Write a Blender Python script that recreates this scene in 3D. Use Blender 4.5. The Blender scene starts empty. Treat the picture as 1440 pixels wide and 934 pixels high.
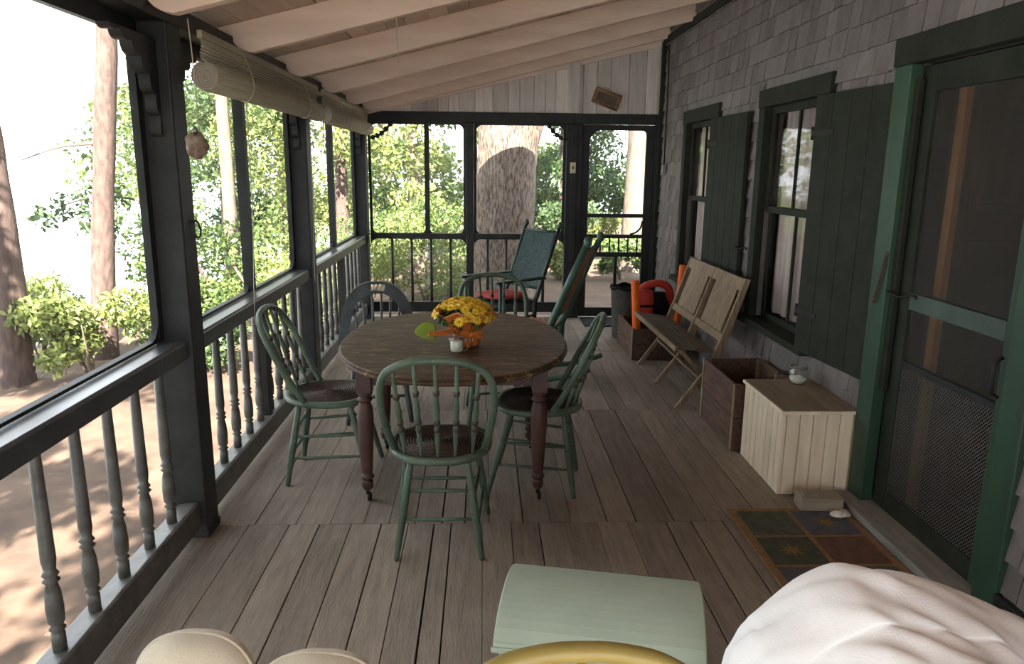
import bpy, bmesh, math, random
import numpy as np
from mathutils import Vector, Matrix, noise
PI = math.pi
R = math.radians
V = Vector
scene = bpy.context.scene
COL = scene.collection
random.seed(7)

# ------------------------------------------------------------------ objects
def link(o, parent=None):
    COL.objects.link(o)
    if parent is not None:
        o.parent = parent
    return o

def tag(o, label=None, cat=None, group=None, kind=None):
    if label: o['label'] = label
    if cat: o['category'] = cat
    if group: o['group'] = group
    if kind: o['kind'] = kind
    return o

def thing(name, label, cat, loc=(0, 0, 0), rz=0.0, group=None, kind=None):
    o = bpy.data.objects.new(name, None)
    o.empty_display_size = .1
    link(o)
    o.location = loc
    o.rotation_euler = (0, 0, rz)
    return tag(o, label, cat, group, kind)

def kids(o):
    return [c for c in bpy.data.objects if c.parent == o]

def copy_tree(o, parent=None):
    c = o.copy()
    link(c, parent)
    for ch in kids(o):
        copy_tree(ch, c)
    return c

class MB:
    """collects shapes and links them as ONE mesh object"""
    def __init__(self):
        self.v = []; self.f = []; self.sm = []
    def add(self, verts, faces, M=None, smooth=False):
        n = len(self.v)
        if M is not None:
            verts = [M @ V(p) for p in verts]
        self.v += [tuple(p) for p in verts]
        self.f += [tuple(i + n for i in f) for f in faces]
        self.sm += [smooth] * len(faces)
        return self
    def box(self, lo, hi, M=None):
        x0, y0, z0 = lo; x1, y1, z1 = hi
        if x0 > x1: x0, x1 = x1, x0
        if y0 > y1: y0, y1 = y1, y0
        if z0 > z1: z0, z1 = z1, z0
        vs = [(x0,y0,z0),(x1,y0,z0),(x1,y1,z0),(x0,y1,z0),(x0,y0,z1),(x1,y0,z1),(x1,y1,z1),(x0,y1,z1)]
        fs = [(3,2,1,0),(4,5,6,7),(0,1,5,4),(1,2,6,5),(2,3,7,6),(3,0,4,7)]
        return self.add(vs, fs, M)
    def prism(self, poly, axis, a, b, M=None, smooth=False):
        """polygon extruded along axis from a to b; poly gives the other two coordinates in order"""
        def P(u, w, t):
            return {'x': (t, u, w), 'y': (u, t, w), 'z': (u, w, t)}[axis]
        n = len(poly)
        vs = [P(u, w, a) for u, w in poly] + [P(u, w, b) for u, w in poly]
        self.add(vs, [tuple(range(n))[::-1], tuple(range(n, 2*n))], M, False)
        k = len(self.v) - 2*n
        self.f += [tuple(k + i for i in (j, (j+1) % n, n + (j+1) % n, n + j)) for j in range(n)]
        self.sm += [smooth] * n
        return self
    def tube(self, pts, rad, n=10, M=None, caps=True, flat=1.0, up=None):
        pts = [V(p) for p in pts]
        if not hasattr(rad, '__len__'): rad = [rad] * len(pts)
        T = []
        for i in range(len(pts)):
            a = pts[max(i-1, 0)]; b = pts[min(i+1, len(pts)-1)]
            T.append((b - a).normalized())
        u = V(up) if up else (V((0, 0, 1)) if abs(T[0].z) < .9 else V((1, 0, 0)))
        N = (u - T[0] * u.dot(T[0])).normalized()
        vs = []; fs = []
        for i, p in enumerate(pts):
            N = (N - T[i] * N.dot(T[i])).normalized()
            B = T[i].cross(N)
            for k in range(n):
                a = 2*PI*k/n
                vs.append(p + (N*math.cos(a)*flat + B*math.sin(a)) * rad[i])
        for i in range(len(pts)-1):
            for k in range(n):
                fs.append((i*n+k, i*n+(k+1) % n, (i+1)*n+(k+1) % n, (i+1)*n+k))
        if caps:
            fs.append(tuple(range(n))[::-1]); fs.append(tuple((len(pts)-1)*n + k for k in range(n)))
        return self.add(vs, fs, M, True)
    def lathe(self, prof, M=None, n=20, lobes=0, amp=0.0, caps=True):
        vs = []; fs = []
        for r, z in prof:
            for k in range(n):
                a = 2*PI*k/n
                rr = r * (1 + amp*math.cos(lobes*a))
                vs.append((rr*math.cos(a), rr*math.sin(a), z))
        for i in range(len(prof)-1):
            for k in range(n):
                fs.append((i*n+k, i*n+(k+1) % n, (i+1)*n+(k+1) % n, (i+1)*n+k))
        if caps:
            fs.append(tuple(range(n))[::-1]); fs.append(tuple((len(prof)-1)*n + k for k in range(n)))
        return self.add(vs, fs, M, True)
    def turned(self, p0, p1, prof, n=12):
        """a turned stick from p0 to p1; prof is (radius, t)"""
        p0 = V(p0); p1 = V(p1); d = p1 - p0; L = d.length
        M = Matrix.Translation(p0) @ d.to_track_quat('Z', 'Y').to_matrix().to_4x4()
        return self.lathe([(r, t*L) for r, t in prof], M, n)
    def ball(self, c, r, n=12, m=8, sc=(1, 1, 1), M=None):
        vs = []; fs = []
        for i in range(m+1):
            th = PI*i/m
            for k in range(n):
                a = 2*PI*k/n
                vs.append((c[0]+r*sc[0]*math.sin(th)*math.cos(a), c[1]+r*sc[1]*math.sin(th)*math.sin(a), c[2]+r*sc[2]*math.cos(th)))
        for i in range(m):
            for k in range(n):
                fs.append((i*n+k, (i+1)*n+k, (i+1)*n+(k+1) % n, i*n+(k+1) % n))
        return self.add(vs, fs, M, True)
    def grid(self, fn, nu, nv, M=None, closed_u=False):
        vs = []; fs = []
        for j in range(nv+1):
            for i in range(nu + (0 if closed_u else 1)):
                vs.append(fn(i/nu, j/nv))
        w = nu if closed_u else nu+1
        for j in range(nv):
            for i in range(nu):
                fs.append((j*w+i, j*w+(i+1) % w, (j+1)*w+(i+1) % w, (j+1)*w+i))
        return self.add(vs, fs, M, True)
    def build(self, name, m, parent=None, bevel=0.0, seg=2, sub=0, tone=None):
        me = bpy.data.meshes.new(name)
        me.from_pydata(self.v, [], self.f)
        me.polygons.foreach_set('use_smooth', self.sm)
        me.materials.append(m)
        bm = bmesh.new(); bm.from_mesh(me)
        bmesh.ops.remove_doubles(bm, verts=bm.verts, dist=1e-6)
        bmesh.ops.recalc_face_normals(bm, faces=bm.faces)
        bm.to_mesh(me); bm.free()
        o = bpy.data.objects.new(name, me)
        link(o, parent)
        if bevel:
            b = o.modifiers.new('bevel', 'BEVEL'); b.width = bevel; b.segments = seg; b.limit_method = 'ANGLE'
        if sub:
            s = o.modifiers.new('sub', 'SUBSURF'); s.levels = sub; s.render_levels = sub
        return o

def catmull(P, n=8):
    P = [V(p) for p in P]; out = []
    for i in range(len(P)-1):
        a = P[max(i-1, 0)]; b = P[i]; c = P[i+1]; d = P[min(i+2, len(P)-1)]
        for k in range(n):
            t = k/n
            out.append(.5*((2*b) + (c-a)*t + (2*a-5*b+4*c-d)*t*t + (3*b-a-3*c+d)*t**3))
    out.append(P[-1]); return out

# ---------------------------------------------------------------- materials
def newmat(name):
    m = bpy.data.materials.new(name); m.use_nodes = True
    nt = m.node_tree; nt.nodes.clear()
    out = nt.nodes.new('ShaderNodeOutputMaterial')
    b = nt.nodes.new('ShaderNodeBsdfPrincipled')
    nt.links.new(b.outputs[0], out.inputs[0])
    return m, nt, b, out

def nd(nt, t, **kw):
    n = nt.nodes.new(t)
    for k, v in kw.items():
        if hasattr(n, k): setattr(n, k, v)
        else: n.inputs[k].default_value = v
    return n

def ramp(nt, src, stops):
    r = nt.nodes.new('ShaderNodeValToRGB')
    e = r.color_ramp.elements
    while len(e) < len(stops): e.new(.5)
    for k, (p, c) in enumerate(stops):
        e[k].position = p; e[k].color = (*c, 1) if len(c) == 3 else c
    nt.links.new(src, r.inputs[0])
    return r

def mixc(nt, fac, a, b, mode='MIX'):
    m = nt.nodes.new('ShaderNodeMix'); m.data_type = 'RGBA'; m.blend_type = mode
    for sock, v in ((m.inputs[0], fac), (m.inputs[6], a), (m.inputs[7], b)):
        if hasattr(v, 'is_linked'): nt.links.new(v, sock)
        elif isinstance(v, (int, float)): sock.default_value = v
        else: sock.default_value = (*v, 1)
    return m.outputs[2]

def paint(name, c, c2=None, rough=.6, scale=6.0, stretch=(1, 1, 1), bump=.15, wear=None, wear_amt=.45, spec=.35,
          fine=60.0, metallic=0.0, contrast=(.35, .7), trans=0.0, wave=None):
    """base colour wandering from c to c2, optional worn patches, fine bump"""
    m, nt, b, out = newmat(name)
    tc = nd(nt, 'ShaderNodeTexCoord')
    mp = nd(nt, 'ShaderNodeMapping'); mp.inputs['Scale'].default_value = stretch
    nt.links.new(tc.outputs['Object'], mp.inputs[0])
    n1 = nd(nt, 'ShaderNodeTexNoise', Scale=scale, Detail=6.0, Roughness=.6)
    nt.links.new(mp.outputs[0], n1.inputs['Vector'])
    c2 = c2 or tuple(x*.75 for x in c)
    col = ramp(nt, n1.outputs[0], [(contrast[0], c2), (contrast[1], c)]).outputs[0]
    if wear:
        n2 = nd(nt, 'ShaderNodeTexNoise', Scale=scale*2.7, Detail=8.0, Roughness=.7)
        nt.links.new(mp.outputs[0], n2.inputs['Vector'])
        f = ramp(nt, n2.outputs[0], [(wear_amt+.1, (0, 0, 0)), (wear_amt+.2, (1, 1, 1))]).outputs[0]
        col = mixc(nt, f, col, wear)
    nt.links.new(col, b.inputs['Base Color'])
    n3 = nd(nt, 'ShaderNodeTexNoise', Scale=fine, Detail=4.0)
    nt.links.new(mp.outputs[0], n3.inputs['Vector'])
    bp = nd(nt, 'ShaderNodeBump', Strength=bump, Distance=.004)
    h = n3.outputs[0]
    if wave:
        w = nd(nt, 'ShaderNodeTexWave', Scale=wave[1], Distortion=wave[2] if len(wave) > 2 else 0.0)
        w.bands_direction = wave[0]
        nt.links.new(tc.outputs['Object'], w.inputs['Vector'])
        mt = nd(nt, 'ShaderNodeMath', operation='ADD'); nt.links.new(h, mt.inputs[0]); nt.links.new(w.outputs[1], mt.inputs[1])
        h = mt.outputs[0]; bp.inputs['Strength'].default_value = max(bump, .5)
    nt.links.new(h, bp.inputs['Height'])
    nt.links.new(bp.outputs[0], b.inputs['Normal'])
    b.inputs['Roughness'].default_value = rough
    b.inputs['Specular IOR Level'].default_value = spec
    b.inputs['Metallic'].default_value = metallic
    if trans:
        t = nd(nt, 'ShaderNodeBsdfTranslucent'); nt.links.new(col, t.inputs[0])
        mx = nd(nt, 'ShaderNodeMixShader'); mx.inputs[0].default_value = trans
        nt.links.new(b.outputs[0], mx.inputs[1]); nt.links.new(t.outputs[0], mx.inputs[2]); nt.links.new(mx.outputs[0], out.inputs[0])
    return m

def plank_mat(name, c, c2, rough, axis_stretch, island=True, wear=None, spec=.3, bump=.3):
    """wood whose tone changes from board to board (each board is a mesh island)"""
    m, nt, b, out = newmat(name)
    tc = nd(nt, 'ShaderNodeTexCoord'); mp = nd(nt, 'ShaderNodeMapping'); mp.inputs['Scale'].default_value = axis_stretch
    nt.links.new(tc.outputs['Object'], mp.inputs[0])
    geo = nd(nt, 'ShaderNodeNewGeometry')
    ad = nd(nt, 'ShaderNodeVectorMath', operation='ADD')
    sc = nd(nt, 'ShaderNodeMath', operation='MULTIPLY'); sc.inputs[1].default_value = 37.0
    nt.links.new(geo.outputs['Random Per Island'], sc.inputs[0])
    nt.links.new(mp.outputs[0], ad.inputs[0]); nt.links.new(sc.outputs[0], ad.inputs[1])
    n1 = nd(nt, 'ShaderNodeTexNoise', Scale=5.0, Detail=8.0, Roughness=.65)
    nt.links.new(ad.outputs[0], n1.inputs['Vector'])
    col = ramp(nt, n1.outputs[0], [(.3, c2), (.68, c)]).outputs[0]
    tone = nd(nt, 'ShaderNodeMapRange'); tone.inputs[3].default_value = .78; tone.inputs[4].default_value = 1.15
    nt.links.new(geo.outputs['Random Per Island'], tone.inputs[0])
    col = mixc(nt, 1.0, col, tone.outputs[0], 'MULTIPLY')
    if wear:
        n2 = nd(nt, 'ShaderNodeTexNoise', Scale=1.6, Detail=7.0, Roughness=.7)
        nt.links.new(tc.outputs['Object'], n2.inputs['Vector'])
        f = ramp(nt, n2.outputs[0], [(.5, (0, 0, 0)), (.72, (.7, .7, .7))]).outputs[0]
        col = mixc(nt, f, col, wear)
    nt.links.new(col, b.inputs['Base Color'])
    bp = nd(nt, 'ShaderNodeBump', Strength=bump, Distance=.004)
    n3 = nd(nt, 'ShaderNodeTexNoise', Scale=22.0, Detail=6.0)
    nt.links.new(ad.outputs[0], n3.inputs['Vector'])
    nt.links.new(n3.outputs[0], bp.inputs['Height']); nt.links.new(bp.outputs[0], b.inputs['Normal'])
    b.inputs['Roughness'].default_value = rough; b.inputs['Specular IOR Level'].default_value = spec
    return m

def mesh_mat(name, c, alpha):
    """woven insect screen: mostly open, thin threads"""
    m, nt, b, out = newmat(name)
    b.inputs['Base Color'].default_value = (*c, 1); b.inputs['Roughness'].default_value = .7
    t = nd(nt, 'ShaderNodeBsdfTransparent')
    mx = nd(nt, 'ShaderNodeMixShader'); mx.inputs[0].default_value = alpha
    nt.links.new(t.outputs[0], mx.inputs[1]); nt.links.new(b.outputs[0], mx.inputs[2]); nt.links.new(mx.outputs[0], out.inputs[0])
    return m

def hardware_mesh_mat(name, c, pitch):
    """coarse diamond hardware cloth with open holes"""
    m, nt, b, out = newmat(name)
    b.inputs['Base Color'].default_value = (*c, 1); b.inputs['Roughness'].default_value = .45; b.inputs['Metallic'].default_value = .3
    tc = nd(nt, 'ShaderNodeTexCoord'); mp = nd(nt, 'ShaderNodeMapping')
    mp.inputs['Rotation'].default_value = (R(45), 0, 0); mp.inputs['Scale'].default_value = (1, 1/pitch, 1/pitch)
    mp.vector_type = 'POINT'
    nt.links.new(tc.outputs['Object'], mp.inputs[0])
    sp = nd(nt, 'ShaderNodeSeparateXYZ'); nt.links.new(mp.outputs[0], sp.inputs[0])
    fs = []
    for k in (1, 2):
        fr = nd(nt, 'ShaderNodeMath', operation='FRACT'); nt.links.new(sp.outputs[k], fr.inputs[0])
        lt = nd(nt, 'ShaderNodeMath', operation='LESS_THAN'); lt.inputs[1].default_value = .3; nt.links.new(fr.outputs[0], lt.inputs[0]); fs.append(lt)
    mxm = nd(nt, 'ShaderNodeMath', operation='MAXIMUM'); nt.links.new(fs[0].outputs[0], mxm.inputs[0]); nt.links.new(fs[1].outputs[0], mxm.inputs[1])
    t = nd(nt, 'ShaderNodeBsdfTransparent'); mx = nd(nt, 'ShaderNodeMixShader')
    nt.links.new(mxm.outputs[0], mx.inputs[0]); nt.links.new(t.outputs[0], mx.inputs[1]); nt.links.new(b.outputs[0], mx.inputs[2]); nt.links.new(mx.outputs[0], out.inputs[0])
    return m

def glass_mat(name, tint=(1, 1, 1), gloss=.12, ior=4.0):
    m, nt, b, out = newmat(name)
    g = nd(nt, 'ShaderNodeBsdfGlossy'); g.inputs['Roughness'].default_value = .03
    t = nd(nt, 'ShaderNodeBsdfTransparent'); t.inputs[0].default_value = (*tint, 1)
    lw = nd(nt, 'ShaderNodeLayerWeight'); lw.inputs[0].default_value = .5
    pw = nd(nt, 'ShaderNodeMath', operation='POWER'); pw.inputs[1].default_value = ior
    nt.links.new(lw.outputs['Facing'], pw.inputs[0])
    ml = nd(nt, 'ShaderNodeMath', operation='MULTIPLY'); ml.inputs[1].default_value = .8
    nt.links.new(pw.outputs[0], ml.inputs[0])
    ad = nd(nt, 'ShaderNodeMath', operation='ADD', use_clamp=True); ad.inputs[1].default_value = gloss
    nt.links.new(ml.outputs[0], ad.inputs[0])
    mx = nd(nt, 'ShaderNodeMixShader'); nt.links.new(ad.outputs[0], mx.inputs[0])
    nt.links.new(t.outputs[0], mx.inputs[1]); nt.links.new(g.outputs[0], mx.inputs[2]); nt.links.new(mx.outputs[0], out.inputs[0])
    return m

def leaf_mat(name, c, c2, trans=.45):
    m, nt, b, out = newmat(name)
    geo = nd(nt, 'ShaderNodeNewGeometry')
    col = ramp(nt, geo.outputs['Random Per Island'], [(0.0, c2), (1.0, c)]).outputs[0]
    nt.links.new(col, b.inputs['Base Color']); b.inputs['Roughness'].default_value = .5
    t = nd(nt, 'ShaderNodeBsdfTranslucent'); nt.links.new(col, t.inputs[0])
    mx = nd(nt, 'ShaderNodeMixShader'); mx.inputs[0].default_value = trans
    nt.links.new(b.outputs[0], mx.inputs[1]); nt.links.new(t.outputs[0], mx.inputs[2]); nt.links.new(mx.outputs[0], out.inputs[0])
    return m

M = {}
M['trim'] = paint('dark porch paint', (.030, .031, .030), (.016, .017, .017), .5, 7, bump=.25, spec=.2, wear=(.10, .09, .075), wear_amt=.58)
M['rail_gloss'] = paint('glossy dark rail paint', (.055, .058, .062), (.030, .032, .034), .30, 7, bump=.35, spec=.8, fine=22)
M['baluster'] = paint('worn grey baluster paint', (.115, .108, .100), (.055, .052, .048), .40, 14, bump=.25, spec=.5, wear=(.17, .15, .13), wear_amt=.55)
M['trim_green'] = paint('old dark green trim paint', (.031, .034, .026), (.019, .021, .016), .7, 6, bump=.2, spec=.12)
M['door_green'] = paint('green door paint', (.028, .072, .042), (.018, .042, .026), .5, 5, stretch=(1, 1, .3), bump=.2, wear=(.03, .05, .035), wear_amt=.57)
M['rail_grey'] = paint('grey green rail paint', (.075, .105, .090), (.05, .07, .06), .6, 6, spec=.2)
M['floor'] = plank_mat('worn grey brown deck paint', (.310, .250, .203), (.185, .148, .120), .65, (7, .7, 7), wear=(.33, .28, .235), spec=.15, bump=.5)
M['joist'] = paint('dark underfloor', (.02, .017, .014), rough=.9)
M['ceil'] = plank_mat('cream roof boards', (.70, .56, .45), (.60, .46, .36), .7, (3, .5, 3), spec=.2, bump=.15)
M['rafter'] = paint('cream rafter paint', (.76, .61, .50), (.64, .50, .40), .65, 3, stretch=(.6, 4, 4), bump=.1, wear=(.42, .31, .24), wear_amt=.60)
M['gable'] = plank_mat('chalky white boards', (.66, .60, .55), (.47, .42, .38), .7, (6, 6, .5), spec=.2)
M['shingle'] = plank_mat('weathered grey shingle', (.205, .180, .172), (.145, .125, .120), .8, (2, 2, 1.2), spec=.15, bump=.4)
M['chair_green'] = paint('sage green chair paint', (.105, .140, .098), (.052, .078, .055), .42, 9, bump=.25, spec=.3, wear=(.22, .24, .15), wear_amt=.53)
M['chair_dark'] = paint('dark slate chair paint', (.075, .085, .090), (.035, .040, .042), .4, 9, bump=.2, wear=(.13, .12, .11), wear_amt=.58)
M['chair_yellow'] = paint('mustard chair paint', (.36, .29, .085), (.24, .18, .055), .38, 7, bump=.2, wear=(.12, .085, .04), wear_amt=.57)
M['ring'] = paint('dark brown turned rings', (.06, .04, .03), rough=.5)
M['cane'] = paint('dark woven cane', (.095, .060, .045), (.035, .022, .018), .6, 60, bump=.6, fine=160, wear=(.26, .19, .15), wear_amt=.52)
M['tabletop'] = paint('scrubbed brown table top', (.105, .062, .038), (.048, .027, .018), .5, 3, stretch=(1.2, 6, 1), bump=.15, spec=.12, wear=(.27, .20, .085), wear_amt=.46)
M['tablewood'] = paint('red brown table paint', (.090, .040, .032), (.048, .021, .018), .5, 8, bump=.15, wear=(.15, .085, .07), wear_amt=.58)
M['iron'] = paint('dark iron', (.022, .020, .019), rough=.6, spec=.2)
M['rust'] = paint('rusty iron', (.10, .055, .035), (.05, .03, .022), .7, 20)
M['brass'] = paint('dull metal', (.30, .27, .22), rough=.4, metallic=.8)
M['petal'] = leaf_mat('yellow chrysanthemum petal', (.95, .72, .10), (.90, .56, .035), .25)
M['eye'] = paint('flower eye', (.70, .44, .03), rough=.8)
M['mumleaf'] = leaf_mat('mum leaf', (.045, .11, .030), (.020, .055, .018), .2)
M['foil'] = paint('orange foil wrap', (.50, .155, .030), (.34, .085, .018), .28, 14, bump=.5, spec=.6, fine=30)
M['tag_green'] = paint('green paper wrap', (.205, .270, .030), (.150, .210, .025), .5, 10)
M['glass'] = glass_mat('clear glass', (.93, .95, .93), .05)
M['window_glass'] = glass_mat('old window glass', (.97, .97, .97), .02, 6.0)
M['wax'] = paint('white wax', (.86, .82, .74), (.80, .75, .66), .5, 10)
M['bench'] = paint('weathered bench wood', (.30, .205, .125), (.165, .110, .068), .6, 6, stretch=(5, 5, .7), bump=.3)
M['bench_seat'] = paint('weathered seat wood', (.150, .115, .075), (.075, .058, .038), .6, 6, stretch=(5, .7, 5), bump=.3)
M['crate'] = paint('rough reddish crate wood', (.140, .080, .054), (.068, .038, .027), .8, 7, stretch=(5, .8, 5), bump=.5, wear=(.19, .14, .11), wear_amt=.58)
M['crate_pale'] = paint('pale crate edge wood', (.30, .23, .165), (.18, .13, .095), .8, 6, stretch=(4, .8, 4), bump=.4)
M['bead'] = paint('cream beadboard paint', (.88, .75, .59), (.70, .58, .43), .5, 5, stretch=(3, 3, .6), bump=.2, wear=(.33, .25, .16), wear_amt=.62)
M['boxlid'] = paint('brown box lid wood', (.30, .225, .155), (.19, .14, .095), .55, 5, stretch=(5, .8, 5), bump=.3)
M['foam'] = paint('orange foam', (.80, .145, .015), (.70, .11, .012), .7, 30, bump=.3)
M['vest'] = paint('red vest cloth', (.52, .050, .030), (.36, .03, .02), .6, 12, bump=.3)
M['black'] = paint('black strap', (.016, .016, .017), rough=.75, spec=.1)
M['wicker'] = paint('grey wicker', (.135, .125, .115), (.055, .05, .046), .8, 45, stretch=(1, 1, 2), bump=.8, fine=120)
M['rug_line'] = paint('tan rug border', (.31, .175, .078), (.22, .12, .055), .95, 30, bump=.6, fine=250)
M['rug'] = paint('rug pile', (.10, .095, .070), (.06, .055, .045), .95, 20, bump=.6, fine=250)
RUGC = [(0.115, 0.121, 0.084), (0.128, 0.124, 0.142), (0.095, 0.095, 0.065), (0.176, 0.088, 0.057), (0.135, 0.115, 0.070), (0.101, 0.115, 0.081), (0.142, 0.108, 0.095), (0.081, 0.095, 0.074)]
M['rugs'] = [paint('rug square tone', c, tuple(x*.6 for x in c), .95, 22, bump=.6, fine=250) for c in RUGC]
M['rugstar'] = paint('rug star', (.27, .165, .055), (.19, .11, .04), .95, 20, bump=.5, fine=250)
M['stonewood'] = paint('pale wood block', (.36, .30, .24), (.25, .2, .155), .8, 8, stretch=(1, 5, 5), bump=.3)
M['shell'] = paint('white shell', (.78, .73, .65), (.55, .48, .40), .5, 25, bump=.3)
M['threshold'] = paint('grey worn threshold', (.30, .28, .25), (.19, .175, .155), .7, 6, stretch=(5, 1, 5), bump=.3)
M['trunk_paint'] = paint('pale sage chest paint', (.400, .475, .395), (.345, .42, .345), .5, 5, bump=.12, wear=(.45, .51, .44), wear_amt=.58)
M['linen'] = paint('beige cushion cloth', (.60, .535, .43), (.50, .44, .345), .9, 7, bump=.35, fine=300)
M['sheet'] = paint('white cotton sheet', (.93, .92, .93), (.89, .88, .90), .85, 3, bump=.2, fine=200)
M['bamboo'] = paint('bamboo blind', (.43, .39, .28), (.30, .27, .19), .6, 5, stretch=(12, .5, 12), bump=.3)
M['cord'] = paint('pale cord', (.50, .45, .38), rough=.8)
M['ornament'] = paint('weathered pale ornament', (.42, .33, .25), (.14, .09, .07), .6, 22, bump=.6)
M['plate'] = paint('cream plate', (.66, .58, .42), rough=.4)
M['plaque'] = paint('bark edged board', (.30, .17, .085), (.14, .075, .04), .7, 8, stretch=(1, 4, 4), bump=.5)
M['plaque_dark'] = paint('dark board face', (.115, .085, .065), (.07, .05, .04), .7, 14)
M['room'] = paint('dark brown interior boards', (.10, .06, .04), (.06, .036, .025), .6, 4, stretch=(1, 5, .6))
M['varnish'] = paint('orange varnished pine', (.52, .235, .080), (.36, .15, .05), .4, 5, stretch=(5, 5, .5))
M['door_brown'] = paint('dark brown door varnish', (.125, .058, .030), (.075, .035, .020), .5, 5, stretch=(5, 5, .5))
M['curtain'] = paint('pale curtain cloth', (.78, .68, .66), (.62, .50, .47), .9, 5, stretch=(1, 6, .3), trans=.3)
M['screen'] = mesh_mat('insect screen', (.42, .44, .44), .13)
M['door_screen'] = mesh_mat('dark door screen', (.050, .046, .040), .30)
M['hardware'] = hardware_mesh_mat('hardware cloth', (.085, .080, .074), .012)
M['woven_green'] = paint('woven green splint', (.045, .085, .080), (.018, .034, .032), .55, 40, bump=.4, wave=('Z', 22, 1.0))
M['woven_tan'] = paint('woven tan splint', (.36, .20, .12), (.20, .10, .06), .6, 40, bump=.4, wave=('Z', 22, 1.0))
M['rocker_dark'] = paint('dark green rocker paint', (.030, .060, .048), (.018, .034, .028), .4, 8, bump=.15)
M['rocker_green'] = paint('green rocker paint', (.060, .125, .085), (.035, .075, .05), .4, 8, bump=.15)
M['red_cushion'] = paint('red cushion cloth', (.42, .05, .045), (.30, .035, .03), .8, 10)
M['bark'] = paint('furrowed bark', (.185, .138, .108), (.036, .025, .020), .9, 22, stretch=(2.2, 2.2, .45), bump=1.0, fine=34, contrast=(.40, .60))
M['bark_red'] = paint('reddish pine bark', (.105, .070, .060), (.045, .029, .025), .9, 12, stretch=(2, 2, .6), bump=1.0, fine=25)
M['bark_grey'] = paint('pale grey bark', (.17, .132, .105), (.08, .06, .046), .9, 8, stretch=(2, 2, .6), bump=.8, fine=25)
M['leaf'] = leaf_mat('mid green leaf', (0.169, 0.230, 0.072), (0.061, 0.104, 0.032))  # plain leaf green, tone random per leaf
M['leaf_yellow'] = leaf_mat('yellow green leaf', (0.259, 0.288, 0.090), (0.101, 0.144, 0.040))
M['leaf_deep'] = leaf_mat('deeper green leaf', (0.083, 0.133, 0.047), (0.032, 0.061, 0.022))
M['needle'] = leaf_mat('pine needle', (0.108, 0.158, 0.072), (0.065, 0.101, 0.047), .3)
M['soil'] = paint('pine needle ground', (.118, .076, .053), (.062, .039, .028), .95, 3.0, bump=.8, fine=22, wear=(.165, .105, .072), wear_amt=.5)
M['lake'] = paint('lake water', (.55, .62, .66), (.5, .57, .62), .12, .3, bump=.15, spec=.8, fine=3)

# ------------------------------------------------------------------- camera
H = 1.6
F_PX, PITCH, YAW, ROLL = 1050.0, R(12.45), R(2.28), R(.6)
cam = bpy.data.cameras.new('camera'); cam.sensor_width = 36; cam.lens = F_PX/1440*36; cam.clip_start = .05; cam.clip_end = 2000
co = bpy.data.objects.new('camera', cam); link(co)
c, s = math.cos(YAW), math.sin(YAW); ct, st = math.cos(PITCH), math.sin(PITCH); cr, sr = math.cos(ROLL), math.sin(ROLL)
A = Matrix(((c, -s, 0), (s, c, 0), (0, 0, 1)))
B = Matrix(((1, 0, 0), (0, -st, -ct), (0, ct, -st)))
C3 = Matrix(((cr, -sr, 0), (sr, cr, 0), (0, 0, 1)))
W = C3 @ B @ A                     # world -> (right, down, forward)
rot = Matrix((W[0], -W[1], -W[2])).transposed()
co.matrix_world = Matrix.Translation((0, 0, H)) @ rot.to_4x4()
scene.camera = co

# ------------------------------------------------------- the room's figures
XL, XR, YE, Y0 = -1.21, 1.87, 8.0, -2.2
def zr(x): return 2.13 + .25*(x + 1.13)          # underside of the rafters
RD = .15                                          # rafter depth

# --------------------------------------------------------------------- floor
fl = MB()
secs = [(Y0, .3, .05), (.3, 3.17, 0.0), (3.17, 4.80, .06), (4.80, 6.45, .02), (6.45, 8.12, .09)]
seams0 = [-1.06, -.88, -.74, -.60, -.46, -.34, -.22, -.14, .0, .13, .26, .38, .53, .67, .85, .97, 1.12, 1.28, 1.45, 1.60, 1.76]
for (ya, yb, sh) in secs:
    rnd = random.Random(int(ya*10))
    xs = [-1.36] + [x + sh*(1 if sh == 0 else rnd.uniform(.4, 1.2)) for x in seams0] + [1.95]
    for i in range(len(xs)-1):
        g = rnd.choice((.0008, .0012, .0035, .005))
        fl.box((xs[i]+g/2, ya+.0015, -.03), (xs[i+1]-g, yb-.0015, rnd.uniform(-.0015, .0005)))
o = fl.build('floor', M['floor'], bevel=.0015, seg=1)
tag(o, 'worn grey-brown painted plank floor of the porch', 'floor', kind='structure')
jo = MB().box((-1.36, Y0, -.12), (1.95, 8.12, -.031)).build('trim_1', M['joist'])
tag(jo, 'dark joists under the porch floor planks', 'trim', kind='structure')

# ------------------------------------------------------------ shingled wall
wins = [dict(y0=4.06, y1=5.11), dict(y0=5.99, y1=7.04)]
DY0, DY1, DTOP = 2.34, 3.43, 2.17                # door casing outer
holes = [(w['y0'], w['y1'], .55, 2.11) for w in wins] + [(DY0, DY1, -.1, DTOP)]
wb = MB()
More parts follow.
